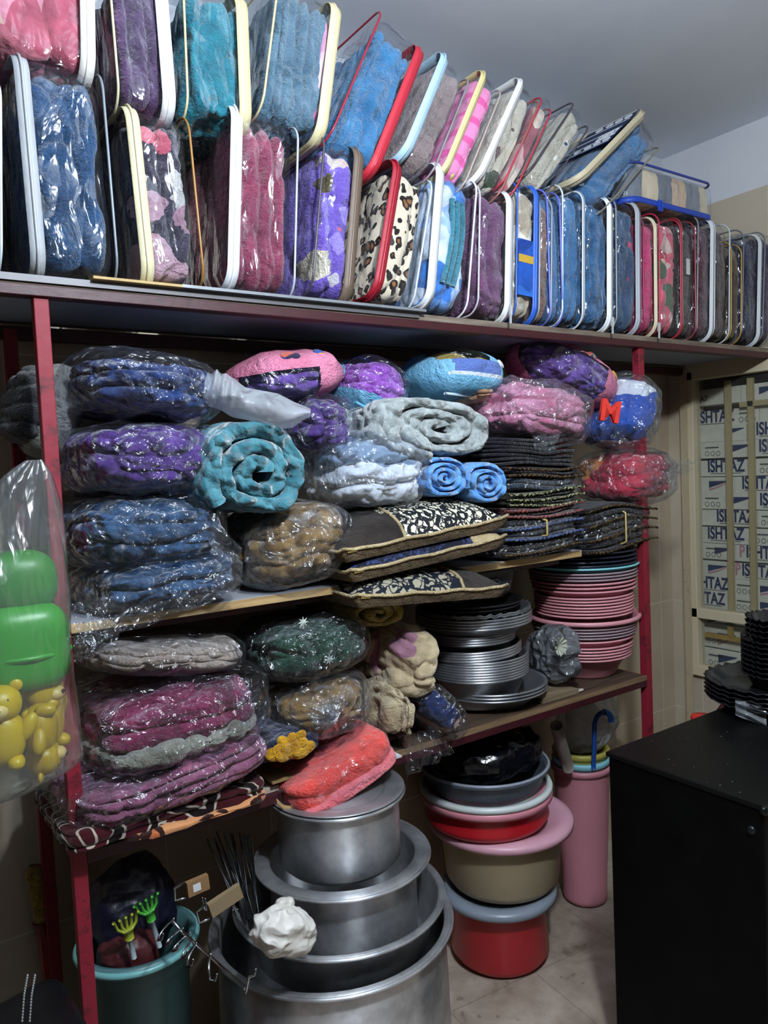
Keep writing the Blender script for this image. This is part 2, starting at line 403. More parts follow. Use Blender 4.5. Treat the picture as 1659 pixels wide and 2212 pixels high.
# ------------------------------------------------------------------ the room
XR, YB, ZC, XL, YF = 2.78, 1.93, 2.70, -1.1, -1.3
PLA = wallmat('#d6d9e0', '#c8cbd3'); TIL = wallmat('#bfae96', '#a8967e', ((0, .3), (2, .45))); TILR = wallmat('#c2b6a2', '#b0a28c', ((1, .3), (2, .45)))
struct(MB().box(XL, XR+.4, YF, YB+.1, -.1, 0).build('floor', floormat()), 'mottled beige tile floor', 'floor')
struct(MB().box(XL-.1, XR+.1, YF-.1, YB+.1, ZC, ZC+.1).build('ceiling', wallmat('#e6edf8', '#dce4f0')), 'grey white plaster ceiling', 'ceiling')
struct(MB().box(XL-.1, XR, YB, YB+.1, 0, 2.46).build('wall_back', TIL), 'beige tiled back wall behind the shelves', 'wall')
struct(MB().box(XL-.1, XR, YB, YB+.1, 2.46, ZC).build('trim_1', PLA), 'plaster band above the tiles of the back wall', 'trim')
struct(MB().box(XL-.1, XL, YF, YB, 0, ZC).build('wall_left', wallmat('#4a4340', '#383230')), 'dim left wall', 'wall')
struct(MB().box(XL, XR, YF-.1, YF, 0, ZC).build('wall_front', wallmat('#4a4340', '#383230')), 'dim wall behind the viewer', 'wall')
# right wall with a window opening
WY0, WY1, WZ0, WZ1 = 1.02, 1.835, .635, 1.83
b = MB().box(XR, XR+.1, WY1, YB+.1, 0, 2.46).box(XR, XR+.1, YF, WY0, 0, 2.46).box(XR, XR+.1, WY0, WY1, 0, WZ0).box(XR, XR+.1, WY0, WY1, WZ1, 2.46)
struct(b.build('wall_right', TILR), 'beige tiled right wall around the window', 'wall')
struct(MB().box(XR, XR+.1, YF, YB+.1, 2.46, ZC).build('trim_2', PLA), 'plaster band above the tiles of the right wall', 'trim')
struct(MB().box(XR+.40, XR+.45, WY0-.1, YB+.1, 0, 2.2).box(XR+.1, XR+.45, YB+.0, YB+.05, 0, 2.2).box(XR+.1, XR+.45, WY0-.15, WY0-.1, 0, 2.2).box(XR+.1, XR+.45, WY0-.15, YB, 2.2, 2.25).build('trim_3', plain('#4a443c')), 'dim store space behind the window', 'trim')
CREAM = paint('#cfc2a4', .5, .12, '#8d8068')
wz = .862; wf = MB()
wf.box(XR-.02, XR+.03, WY1-.03, WY1+.004, WZ0, WZ1).box(XR-.02, XR+.03, WY0, WY0+.03, WZ0, WZ1)
wf.box(XR-.02, XR+.03, WY0, WY1, WZ1-.035, WZ1+.05).box(XR-.02, XR+.03, WY0, WY1, wz-.02, wz+.02).box(XR-.022, XR+.03, WY0, WY1, WZ0-.03, WZ0+.012)
win = struct(wf.build('window_1', CREAM, bevel=.003), 'cream framed window in the right wall', 'window')
g = MB().box(XR+.006, XR+.010, WY0+.02, WY1-.02, wz+.015, WZ1-.03).build('upper_pane', glassmat(), win)
g = MB().box(XR+.006, XR+.010, WY0+.02, WY1-.02, WZ0+.01, wz-.015).build('lower_pane', glassmat(), win)
for px in (1578, 1627, 1690):
    p = atx(px, 1100, XR+.03); MB().box(XR+.02, XR+.034, p[1]-.011, p[1]+.011, wz, WZ1-.05).build('bar', paint('#b7a57c', .5, .1, '#8d7a55'), win)
p = atx(1600, 880, XR+.03); MB().box(XR+.02, XR+.034, WY0, p[1], p[2]-.0, p[2]+.02).build('bar', paint('#b7a57c', .5, .1, '#8d7a55'), win)
p = atx(1560, 1376, XR+.03); MB().box(XR+.02, XR+.034, WY0, WY1-.035, p[2]-.008, p[2]+.010).build('bar', paint('#b08f45', .5, .1, '#8d7a55'), win)
p = atx(1581, 1366, XR+.03); MB().box(XR+.016, XR+.03, p[1]-.01, p[1]+.01, p[2]-.015, p[2]+.025).build('bar', paint('#b08f45', .5, .1, '#8d7a55'), win)
MB().box(XR-.03, XR-.02, WY1-.006, WY1+.022, .1, WZ1+.05).box(XR-.012, XR, WY1+.02, WY1+.04, .1, 1.2).build('jamb', paint('#b7a88c', .6, .2, '#8b8378'), win)

# cartons stacked behind the window
CARD = plain('#e6e3da', .6); NAVYI = plain('#1d2f63', .6); PINKI = plain('#c890a4', .6); GREYI = plain('#55565c', .6)
XB = XR+.05
rows = [(858, [('t', 1512, 'A7', .030), ('w', 1640, 0)], 1600), (905, [('p', 1494, 0), ('i', 1595, 0)], 1640), (938, [('w', 1566, 0), ('t', 1520, '', 0), ('p', 1618, 0)], 1612),
 (973, [('i', 1522, 0), ('w', 1582, 0), ('p', 1624, 0)], 1618), (1012, [('p', 1515, 0), ('i', 1640, 0)], 1632), (1048, [('w', 1532, 1), ('p', 1588, 0)], 1586),
 (1082, [('i', 1522, 0), ('w', 1583, 0), ('p', 1626, 0)], 1620), (1118, [('p', 1534, 0), ('i', 1643, 0)], 1636), (1155, [('p', 1515, 0), ('i', 1630, 0)], 1622),
 (1190, [('i', 1524, 0), ('w', 1544, 0), ('p', 1597, 1)], 1588), (1228, [('w', 1530, 1), ('p', 1588, 1)], 1582), (1262, [('p', 1485, 0), ('i', 1590, 0), ('w', 1642, 1)], 1583),
 (1295, [('p', 1478, 0), ('i', 1590, 0), ('w', 1642, 1)], 1584), (1374, [('w', 1550, 1), ('i', 1525, 0)], 1640), (1420, [('i', 1530, 0), ('w', 1552, 0)], 1650)]
ordn = ['topmost', 'second', 'third', 'fourth', 'fifth', 'sixth', 'seventh', 'eighth', 'ninth', 'tenth', 'eleventh', 'twelfth', 'thirteenth']
for ri, (ry, els, bd) in enumerate(rows):
    p0 = atx(1530, ry, XB); h = .0655 if ri < 13 else .084
    yb = atx(bd, ry, XB)[1]; sides = [(WY1-.0, yb+.001, 'left'), (yb-.001, yb-.36, 'right')]
    if ri >= 13: sides = sides[:1]
    cartons = []
    for (ya, yc, sd) in sides:
        if ri < 13: lb = '%s white printed carton from the top on the %s behind the upper window pane' % (ordn[ri], sd)
        else: lb = ('dim printed carton behind the lower window pane above the wooden bar' if ri == 13 else 'pale printed carton behind the lower window pane below the wooden bar')
        c = thing('carton', lb, 'box', (XB+.13, (ya+yc)/2, p0[2]-h/2), group='cartons behind the window')
        w2 = (ya-yc)/2; MB().box(-.13, .13, -w2, w2, 0, h-.001).build('body', CARD, c, bevel=.002); cartons.append((c, ya, yc))
    for e in els:
        p = atx(e[1], ry, XB); ww = p[1]; c, ya, yc = cartons[0] if (p[1] > yb or len(cartons) == 1) else cartons[1]
        cx = np.array(c.location); lx = -.131; ly = p[1]-cx[1]; lz = h*.28
        if e[0] == 'p':
            rt = (math.pi/2, 0, -math.pi/2)
            if e[2]: text_mesh('printed_letter', 'P', .066, PINKI, c, (lx, ly, lz), rt, width=.022)
            text_mesh('printed_name', 'ISHTAZ', .066, NAVYI, c, (lx, ly-.028, lz), rt, width=.155)
            MB().box(lx-.0006, lx, ly-.17, ly-.04, lz-.008, lz-.0055).build('underline', GREYI, c)
        elif e[0] == 't' and e[2]:
            text_mesh('printed_name', e[2], e[3], GREYI, c, (lx, ly, lz), (math.pi/2, 0, -math.pi/2))
        elif e[0] == 'w':
            V = [(lx-.0006, ly-.08*u, h*(.75-.42*v*(1-u*.9))) for u in np.linspace(0, 1, 9) for v in (0, 1)]
            mesh('printed_wedge', V, [tuple(f) for f in grid_faces(9, 2)], NAVYI, c)
            if e[2]:
                V = [(lx-.0007, ly-.08*u, h*(.30+.40*u**1.5-.13*v*(1-u*.6))) for u in np.linspace(0, 1, 9) for v in (0, 1)]
                mesh('printed_swoosh', V, [tuple(f) for f in grid_faces(9, 2)], PINKI, c)
        elif e[0] == 'i':
            m_ = MB()
            for k in range(3):
                a = np.linspace(0, 2*math.pi, 20, endpoint=False)
                m_.tube(np.stack([np.full(20, lx-.0005), ly-.012-.024*k+.008*np.cos(a), h*.3+.009*np.sin(a)], 1), .0011, 4, True)
            m_.box(lx-.0006, lx, ly-.062, ly-.004, h*.62, h*.70).build('printed_icons', GREYI, c)

# ------------------------------------------------------------------ shelving frame
ZT, ZM, ZL = 1.866, 1.238, .806
PX0, PX1 = .289, 2.018
sh = thing('shelf_rack', 'dark red painted metal shelf rack standing along the back wall', 'shelf rack', (1.15, 1.68, 0))
def wl(m_): return np.array([-1.15, -1.68, 0])+m_
def rackbox(name, x0, x1, y0, y1, z0, z1, mat):
    MB().box(x0-1.15, x1-1.15, y0-1.68, y1-1.68, z0, z1).build(name, mat, sh, bevel=.0015)
for x in (PX0, PX1):
    rackbox('post', x, x+.026, 1.5, 1.526, 0, 1.84, RED); rackbox('post', x, x+.026, 1.83, 1.856, 0, 1.84, RED)
    rackbox('side_bar', x+.003, x+.023, 1.526, 1.83, .778, .803, RED)
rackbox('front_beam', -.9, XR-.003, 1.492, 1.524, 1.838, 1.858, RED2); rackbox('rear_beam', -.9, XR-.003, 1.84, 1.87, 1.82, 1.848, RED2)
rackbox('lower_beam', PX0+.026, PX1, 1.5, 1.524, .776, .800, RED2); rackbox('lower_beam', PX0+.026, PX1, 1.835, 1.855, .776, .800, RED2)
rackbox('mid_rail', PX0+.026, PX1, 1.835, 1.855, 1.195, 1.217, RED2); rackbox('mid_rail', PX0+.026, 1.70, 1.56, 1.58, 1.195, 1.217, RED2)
DKW = wood('#5b4638', '#2c2119'); LTW = wood('#c9ab7c', '#9a7a4c')
def board(name, label, x0, x1, y0, y1, z0, z1, mat, top=None):
    o = MB().box(x0, x1, y0, y1, z0, z1).build(name, mat, bevel=.001); tag(o, label, 'shelf board')
    return o
tb = thing('shelf_board', 'long top shelf board under the rows of zipped blanket bags', 'shelf board', (1.0, 1.68, 1.8585))
MB().box(-1.9, XR-1.003, -.184, .2, 0, .0155).build('plank', wood('#8c7f72', '#4c3e33'), tb, bevel=.001)
MB().box(-1.9, XR-1.003, -.165, .16, -.0015, -.0002).build('underside_facing', plain('#8f9aac', .5), tb)
MB().box(-1.9, .16, -.190, -.1845, .004, .0165).build('edge_strip', plain('#6d6c70', .5, .3), tb)
tm = thing('shelf_board', 'pale edged middle shelf board under the bagged blankets and cushions', 'shelf board', (1.0, 1.68, 1.218))
MB().box(-.685, .732, -.178, .19, 0, .018).build('plank', LTW, tm, bevel=.001)
MB().box(-.685, .732, -.178, .19, .0181, .0195).build('white_facing', plain('#a9aab0', .4), tm)
tl_ = thing('shelf_board', 'lower left shelf board with a white edge under the patterned blanket', 'shelf board', (.64, 1.68, .8005))
MB().box(-.325, .375, -.172, .18, 0, .0125).build('plank', plain('#b7ab9b', .6), tl_, bevel=.001)
lr = thing('shelf_board', 'dark stained lower right shelf board with chipped edge under the basins', 'shelf board', (1.52, 1.68, .8005))
MB().box(-.50, .495, -.178, .18, 0, .010).build('plank', DKW, lr, bevel=.001)
MB().box(-.50, .495, -.181, -.1783, -.004, .0115).build('raw_edge', wood('#8d7355', '#5b4633'), lr)
p = at(1215, 1502, 1.52); o = MB().box(-.075, .075, -.05, .2, 0, .014).build('board_offcut', wood('#8a7a60', '#5a4a38'), None, loc=(p[0]-.01, 1.565, .8125)); tag(o, 'short board offcut lying on the dark lower right shelf', 'board')
p = at(1258, 1505, 1.51); V, F = soft((.022, .008, .004), 2.5, 8); o = mesh('paper_scrap', V, F, plain('#b9b3a6'), loc=(p[0], 1.525, .8165)); tag(o, 'small pale paper scrap on the dark lower right shelf edge', 'scrap')
# loose strips lying on the top shelf edge
p = at(640, 672, 1.49); o = MB().box(-.30, .31, -.012, .05, 0, .006).build('metal_strip', plain('#8d9096', .4, .4), None, loc=(.86, 1.487, 1.8755)); tag(o, 'long silvery strip lying along the top shelf edge under the burgundy blanket bag', 'strip')
o = MB().box(-.085, .085, -.02, .06, 0, .005).build('cardboard_strip', plain('#b59b6c', .8), None, loc=(.475, 1.495, 1.8755)); tag(o, 'torn brown cardboard strip on the top shelf edge by the blue blanket bag', 'cardboard')

# ------------------------------------------------------------------ zipped blanket bags
def loop_yz(d, h, r, n=10):
    P = []
    for cy, cz, a0 in ((r, r, math.pi), (d-r, r, 1.5*math.pi), (d-r, h-r, 0), (r, h-r, .5*math.pi)):
        for k in range(n+1):
            a = a0+k*math.pi/2/n; P.append((cy+r*math.cos(a), cz+r*math.sin(a)))
    return np.array(P)
def folded(half, p, n, ax, L, amp, lump, seed, wob=.8):
    n = max(n, 40) if min(half) > .02 else n
    V, F = soft(half, p, n); N = vnorm(V, F); h = np.array(half)
    S = V*(np.array([1.3, .8, .30]) if ax == 0 else np.array([.55, 1, 1.6])); D = np.zeros(len(V))
    if L:
        u = V[:, ax]/h[ax]*.5+.5
        ph = u*L + wob*(fbm(V, 5, seed, 2)-.5)*2
        g = np.abs(np.sin(math.pi*ph))**.45
        D += (g-1)*amp*(1-np.abs(N[:, ax])**2)
    b = np.abs(2*fbm(S+.3*(fbm(V, 6, seed+3, 2)-.5)[:, None], 10, seed+5, 3)-1)
    D += lump*(1.9*np.minimum(b, .5)**.6-1.15)
    D -= lump*1.6*np.clip(ridge(S, 6.5, seed+9, 2)-.80, 0, 1)*5*.4
    D += (fbm(V, 55, seed+21, 2)-.5)*.004
    return V+N*D[:, None], F
def zip_bag(label, px, mat, pip='#c9ccd2', zipc=None, zside=1, d=.36, L=3, cat='blanket bag', Yf=1.482, z0=None, extra=None, pull=False, lump=.012, group='zipped bags on the top shelf', spots=None, fill=.965):
    BL, BR, TL, TR = [at(q[0], q[1], Yf) for q in px]
    up = ((TL-BL)+(TR-BR))/2; lean = math.atan2(up[0], up[2]); ln = math.hypot(up[0], up[2])
    ax = np.array([math.cos(lean), 0, -math.sin(lean)])
    wd = max(.03, float(((BR-BL)@ax+(TR-TL)@ax)/2)); base = (BL+BR)/2
    if z0 is not None: base[2] = z0 + wd/2*abs(math.sin(lean))
    s = nseed(); d = d
    root = thing('blanket_bag', label, cat, (base[0], Yf, base[2]), (0, lean, 0), group)
    hw, hd, hh = wd/2, d/2, ln/2; C = np.array([0, hd, hh])
    V, F = folded((hw*fill, hd*.985, hh*.965), 6.5, 46, 0, L, min(.020, wd*.12), lump*min(1, wd/.13), s)
    if spots: mat = spotted(*mat, [(u*hw, hh*(1+v), r, c) for (u, v, r, c) in spots])
    mesh('folded_blanket', V+C-[0, 0, hh*.02], F, mat, root)
    if extra: extra(root, hw, hd, hh, C)
    V, F = rbox((hw, hd, hh), min(.045, hw*.9), 22); N = vnorm(V, F)
    V = V+N*((ridge(V*[1, 1.5, .6], 9, s+3, 2)-.6)*.009)[:, None]
    mesh('clear_cover', V+C, F, PVC, root)
    lp = loop_yz(d+.002, ln+.001, .045) - [.001, .0005]
    for sd in (-1, 1):
        if zipc and sd == zside: continue
        P = np.stack([np.full(len(lp), sd*hw), lp[:, 0], lp[:, 1]], 1)
        V, F = tube(P, .0026, 7, True); mesh('piping', V, F, plast(pip, .3), root)
    if zipc:
        bw = min(.026, wd*.26); sd = zside
        P = []
        for off, xx in ((-0.001, sd*hw), (.0005, sd*(hw-bw*.5)), (-.001, sd*(hw-bw))):
            Q = loop_yz(d+2*off+.006, ln+2*off+.004, .045)-[off+.003, off+.002]
            P.append(np.stack([np.full(len(Q), xx), Q[:, 0], Q[:, 1]], 1))
        P = np.stack(P, 1).reshape(-1, 3); m_ = mesh('zipper_tape', P, grid_faces(len(lp), 3, True), plast(zipc, .55, .2), root)
        so = m_.modifiers.new('s', 'SOLIDIFY'); so.thickness = .002
        Q = loop_yz(d+.010, ln+.009, .046)-[.005, .0045]
        V, F = tube(np.stack([np.full(len(Q), sd*(hw-bw*.5)), Q[:, 0], Q[:, 1]], 1), .0028, 6, True)
        mesh('zipper_teeth', V, F, plast(zipc, .3), m_)
        if pull:
            k = MB().box(-.004, .004, -.016, -.010, -.012, .014).box(-.003, .003, -.015, -.012, -.034, -.012)
            k.build('zipper_pull', plain('#d8dade', .3, .4), m_, loc=(sd*(hw-bw*.5), 0, .02))
    return root

BLUE = fabric('#27507a', '#15304c', 5); TEAL = fabric('#1f8fa0', '#0f6274', 6); GRYB = fabric('#6b8fa3', '#41647a', 5)
SKY = fabric('#3f8cc0', '#24618f', 5); BURG = fabric('#a04560', '#6f2740', 5); PLUM = fabric('#85537c', '#54304f', 5)
STEEL = fabric('#4a86ba', '#2c5f8e', 5); SLATE = fabric('#3d5f83', '#233a57', 5); HOT = fabric('#f0307c', '#c21f60', 4)
TAUPE = fabric('#a38f8c', '#73605f', 6); CREAMF = fabric('#ddd6c4', '#b9ad97', 5); NAVY = fabric('#24264f', '#16172f', 5)
BRN = fabric('#5b4843', '#372a28', 5); DPURP = fabric('#3c2c52', '#211734', 5); PKF = fabric('#f48fc4', '#d95ea0', 5)
FLPINK = floral(('#d98fa0', '#c8707f', '#e0b9a8', '#b8566a', '#8b7a3a'), 8); FLPU = floral(('#4a3552', '#4a3552', '#3a2a44', '#c58a9d', '#6d4f78'), 5)
FLDK = floral(('#3a3244', '#42394c', '#3a3244', '#b49aa5', '#c9c4be', '#d86a7c'), 8); FLVI = floral(('#7c5fc8', '#6a4ab8', '#8d74d6', '#d9d0cc', '#7c5fc8', '#5b3fa4'), 7)
ZB = 1.878
def sun_tag(root, hw, hd, hh, C):
    MB().box(-.009, .009, -.0035, -.002, 0, .05).build('sewn_tag', plain('#d9d8d2'), root, loc=(0, 0.004, hh*1.05))
def yellow_patch(root, hw, hd, hh, C):
    V, F = folded((hw*.8, hd*.5, hh*.2), 3., 16, 0, 2, .01, .008, nseed()); mesh('folded_yellow_blanket', V+[0, hd*.55, hh*.26], F, bands(('#f2c417', '#f6df70'), 0, .014), root)
def blue_label(root, hw, hd, hh, C):
    MB().box(-hw*.85, hw*.5, -.0035, .004, hh*.35, hh*1.15).build('blue_label', floral(('#1c56b8', '#1c56b8', '#163f96', '#2a6fd0'), 20), root)
    MB().box(-hw*.86, hw*.51, -.0042, -.0035, hh*.82, hh*.93).build('gold_band', plain('#c8a23c', .4), root)
def letter_label(root, hw, hd, hh, C):
    x = -hw-.004; o = MB().box(x, x+.003, .01, .20, hh*.95, hh*1.9).build('printed_label', plain('#15294f', .5), root)
    m_ = MB()
    for z in (.97, 1.16, 1.38, 1.62, 1.86): m_.box(x-.0006, x, .012, .198, hh*z, hh*z+.005)
    m_.build('white_lines', plain('#dfe4ec'), o); a = np.linspace(0, 2*math.pi, 16, endpoint=False)
    for cy in (.03, .065, .10, .14):
        for zz_, rr_ in ((1.065, .008), (1.74, .010)): MB().tube(np.stack([np.full(16, x-.0006), cy+.013*np.cos(a), hh*zz_+rr_*np.sin(a)], 1), .0016, 5, True).build('printed_ring', plain('#dfe4ec'), o)
    m_ = MB(); P = [(x-.0006, y, z) for y, z in ((.018, hh*1.19), (.085, hh*1.19), (.085, hh*1.35), (.018, hh*1.35))]; m_.tube(np.array(P), .0018, 5, True); m_.build('letter_frame', plain('#dfe4ec'), o)
    text_mesh('printed_letters', 'sn', .046, plain('#e3e8f0'), o, (x-.0008, .078, hh*1.225), (math.pi/2, 0, -math.pi/2), width=.048)
def pat_sheet(mat, frac=.5, side=-1, z=1.0, hz=.7):
    def f(root, hw, hd, hh, C):
        V, F = folded((hw*frac, hd*.9, hh*hz), 5, 18, 0, 1, .008, .008, nseed()); mesh('second_blanket', V+[side*hw*(.94-frac), hd*.94, hh*z], F, mat, root)
    return f
zip_bag('blue blanket bag cut off by the left edge of the photo', [(-110, 580), (5, 585), (-110, 160), (0, 165)], BLUE, '#cfd6de', z0=ZB)
zip_bag('big blue plush blanket in a clear bag with silvery zip tape, first whole one', [(62, 590), (262, 605), (32, 108), (212, 145)], BLUE, '#7d8792', '#a9adb2', -1, z0=ZB, L=2, lump=.016)
zip_bag('dark floral and pink blanket bag with cream zip and brown piping', [(312, 617), (440, 632), (264, 225), (408, 250)], ('#40384a', '#272130', 6), '#9a6a2c', '#d9d2ac', -1, z0=ZB, L=2, spots=((-.1, .74, .030, '#d06878'), (.15, .62, .018, '#b85064'), (.55, .22, .024, '#c2bfbc'), (.45, .0, .018, '#b0adab'), (-.5, -.72, .045, '#bb96a2'), (-.45, -.1, .034, '#a98592'), (.2, -.88, .030, '#c09aa8'), (.75, -.2, .03, '#9a7484')))
zip_bag('burgundy blanket bag with white zip, right of the dark floral one', [(485, 632), (640, 645), (505, 232), (640, 262)], BURG, '#aeb4bb', '#e6e9ee', -1, z0=ZB, L=4)
zip_bag('violet floral blanket bag with dark piping on the lower row', [(672, 655), (762, 668), (706, 290), (785, 340)], ('#8468cc', '#5a3fa6', 5), '#4b4450', '#6b5a4c', 1, z0=ZB, L=2, spots=((-.2, .76, .030, '#d5c4ba'), (.4, .80, .022, '#dcb6b0'), (-.75, -.62, .030, '#c9bea8'), (-.6, .42, .020, '#4c4222'), (.1, -.74, .016, '#c9c0c6'), (.45, .1, .022, '#a08ae0'), (.2, -.3, .020, '#9a84dc'), (.15, -.12, .007, '#d05a7a')))
zip_bag('leopard print blanket bag with red zip', [(795, 662), (900, 680), (862, 352), (930, 400)], leopard(), '#c8ccd2', '#a3182c', -1, z0=ZB, L=2)
zip_bag('pale blue and white patched blanket bag with white zip and teal fold edges', [(918, 690), (1010, 695), (945, 380), (1032, 392)], floral(('#3f7fd0', '#6fa2e6', '#a9c8f2', '#5a93e0', '#dbe8fa'), 12), '#eef1f5', '#eef1f6', -1, z0=ZB, L=3,
        extra=lambda r, hw, hd, hh, C: [mesh('folded_edge', *tube(np.stack([hw*(-.25+.28*k+.28*np.sin(t*2.6)), np.full(24, .004+.002*k), hh*(.35+1.2*t)], 1), .007, 8), fabric('#3f95a8', '#2a7186', 9), r) for k in range(3) for t in [np.linspace(0, 1, 24)]])
zip_bag('plum coloured blanket bag with white zip', [(1030, 700), (1106, 702), (1040, 415), (1106, 420)], PLUM, '#c9c0cc', '#e9ebf0', 1, z0=ZB, L=2, pull=True)
zip_bag('blue piped bag of cream bedding with a blue and gold label', [(1114, 700), (1160, 705), (1118, 402), (1164, 402)], floral(('#d8cfc0', '#c4b49c', '#e6e0d6'), 10), '#2c62c8', '#2c62c8', 1, z0=ZB, L=1, extra=blue_label)
zip_bag('narrow brown blanket bag beside the blue piped bag', [(1164, 708), (1190, 712), (1166, 425), (1192, 430)], fabric('#a07d6c', '#5d4238', 8), '#9aa0a8', z0=ZB, L=1)
zip_bag('narrow steel blue blanket bag with violet piping', [(1192, 710), (1214, 715), (1178, 415), (1210, 417)], STEEL, '#6a74d8', z0=ZB, L=1)
zip_bag('steel blue blanket bag with thin white piping', [(1217, 716), (1256, 720), (1213, 412), (1261, 415)], STEEL, '#dfe4ea', z0=ZB, L=2)
zip_bag('ruffled blue blanket bag with broad white zip', [(1260, 722), (1324, 725), (1264, 430), (1320, 430)], fabric('#3f78a8', '#234d75', 8), '#8f99a4', '#f0f3f7', 1, z0=ZB, L=3, pull=True)
zip_bag('slate blue blanket bag with grey zip, left of the hot pink one', [(1330, 728), (1386, 730), (1332, 440), (1380, 442)], SLATE, '#8b9097', '#aab0b8', 1, z0=ZB, L=2, extra=pat_sheet(fabric('#d84a72', '#a82a50', 6), .4, 1))
zip_bag('hot pink blanket bag with cream zip and two pulls', [(1390, 735), (1421, 735), (1390, 477), (1416, 477)], HOT, '#8d3350', '#d9ceb0', 1, z0=ZB, L=1, pull=True)
zip_bag('coral pink floral blanket bag with red piping', [(1424, 735), (1472, 737), (1424, 470), (1468, 475)], floral(('#d9687a', '#e08a90', '#c24a5c', '#dcb9b0', '#5c6f5c', '#d9687a'), 11), '#b8324a', z0=ZB, L=2)
zip_bag('black brown blanket bag with a small white tag', [(1475, 737), (1503, 738), (1472, 475), (1500, 477)], fabric('#4a4040', '#2b2424', 7), '#8e3a3a', z0=ZB, L=1, extra=sun_tag)
zip_bag('dark burgundy blanket bag with white zip, right of the tagged bag', [(1506, 738), (1538, 739), (1507, 470), (1543, 474)], fabric('#5c2c3a', '#351722', 6), '#8c8088', '#d5dae0', 1, z0=ZB, L=1)
zip_bag('dark brown blanket bag with pale grey piping', [(1542, 738), (1574, 740), (1544, 475), (1576, 478)], BRN, '#c3cad2', z0=ZB, L=2)
zip_bag('small mottled brown blanket bag with gold piping', [(1578, 740), (1600, 742), (1580, 520), (1601, 522)], floral(('#5a4a3c', '#3b302a', '#7a6854', '#4a3d33'), 14), '#b08a3a', z0=ZB, L=1)
zip_bag('navy blanket bag with white zip near the right wall', [(1602, 740), (1640, 742), (1606, 500), (1646, 497)], NAVY, '#6c7078', '#d3d9e0', 1, z0=ZB, L=2)
zip_bag('dark purple blanket bag at the far right end of the shelf', [(1646, 743), (1672, 744), (1652, 500), (1680, 500)], DPURP, '#777b84', z0=ZB, L=1)

# upper row, resting on the lower one
UP = dict(group='zipped bags stacked on the first row')
zip_bag('pink rose print blanket bag with white zip at the top left corner', [(-40, 128), (200, 135), (-60, -190), (206, -190)], FLPINK, '#b9b2b2', '#e3e0dc', 1, L=2, **UP)
zip_bag('purple and pink floral blanket bag with white zip on the upper row', [(255, 232), (385, 246), (238, -70), (352, -70)], fabric('#63466e', '#382642', 6), '#cfc7a4', '#e6e8ec', 1, L=3, extra=pat_sheet(fabric('#e0a0b8', '#c26a90', 9), .3, -1, 1.1, .6), **UP)
zip_bag('teal blanket bag with cream zip on the upper row', [(408, 262), (542, 268), (394, -40), (532, -40)], TEAL, '#d9c99c', '#dccfa2', 1, L=2, lump=.018, **UP)
zip_bag('grey blue ridged blanket bag with cream zip and pink inset', [(568, 262), (700, 285), (596, -40), (748, -30)], GRYB, '#d9c99c', '#e2d8ac', 1, L=6, extra=pat_sheet(floral(('#e8a6c4', '#d878a8', '#f0c8d8'), 12), .22, 1, 1.0, .85), **UP)
zip_bag('bright blue blanket bag leaning right, with red zip', [(722, 300), (800, 385), (822, 8), (930, 106)], SKY, '#a3283c', '#c22a3c', 1, L=2, lump=.016, **UP)
zip_bag('taupe blanket bag leaning right, with pale blue zip', [(866, 332), (930, 382), (968, 80), (1012, 180)], TAUPE, '#8f8a90', '#b5d8f0', -1, L=2, **UP)
zip_bag('pink and yellow blankets in a leaning bag with cream zip', [(946, 382), (1003, 402), (1051, 135), (1085, 190)], bands(('#f28fbe', '#f28fbe', '#ea5fa4'), 2, .02), '#b8a8a0', '#e2d49a', -1, L=2, extra=yellow_patch, **UP)
zip_bag('cream blanket bag with dark flowers leaning right, with white zip', [(1022, 402), (1078, 412), (1126, 150), (1172, 215)], ('#ddd6c4', '#b9ad97', 5), '#a0625a', '#eef0f2', -1, L=2, spots=((.3, -.72, .026, '#33402e'), (-.2, -.35, .012, '#6a4a48'), (.1, .2, .009, '#6a5048'), (.1, -.62, .012, '#4a5240')), **UP)
zip_bag('rose and beige blanket bag leaning right, with red piping', [(1084, 412), (1106, 415), (1172, 205), (1204, 222)], floral(('#d8a8a8', '#c47a80', '#d9c8b8', '#a06068'), 10), '#c0344a', L=1, **UP)
zip_bag('white blanket bag with blue leaf print leaning right, with dark piping', [(1124, 398), (1190, 402), (1250, 210), (1276, 268)], CREAMF, '#4a4650', L=1, extra=pat_sheet(leopard('#e6e2d8', '#e6e2d8', '#2d4f70', 20), .45, 1, 1.05, .75), **UP)
zip_bag('blue blanket bag with printed navy label leaning far right, with cream zip', [(1206, 418), (1330, 426), (1386, 240), (1440, 300)], STEEL, '#8a8270', '#d0c4a6', -1, L=2, extra=letter_label, **UP)
# checked blanket lying flat on top of the row
p0 = at(1362, 452, 1.49); p1 = at(1545, 452, 1.49); zt = at(1450, 372, 1.49)[2]; zb_ = at(1450, 455, 1.49)[2]
flat = thing('blanket_bag', 'cream and grey checked blanket in a clear blue zipped bag lying flat', 'blanket bag', ((p0[0]+p1[0])/2, 1.49, zb_), group='zipped bags stacked on the first row')
hw = (p1[0]-p0[0])/2; hh = (zt-zb_)/2
V, F = folded((hw*.975, .116, hh*.93), 9, 44, 2, 1, .004, .003, nseed()); mesh('folded_blanket', V+[0, .12, hh], F, bands(('#dac9aa', '#767b84', '#d2b596', '#81868e'), 0, .075), flat)
V, F = rbox((hw, .12, hh), .03, 20); mesh('clear_cover', V+[0, .12, hh], F, PVC, flat)
lp = loop_yz(2*hw, .24, .05)-[hw, 0]
V, F = tube(np.stack([lp[:, 0], lp[:, 1], np.full(len(lp), hh*2)], 1), .004, 7, True); mesh('piping', V, F, plast('#2c3f9a', .3), flat)
P = np.stack([np.stack([lp[:, 0]*1.01, lp[:, 1]*1.02-.004, np.full(len(lp), z)], 1) for z in (.000, .008, .017)], 1).reshape(-1, 3)
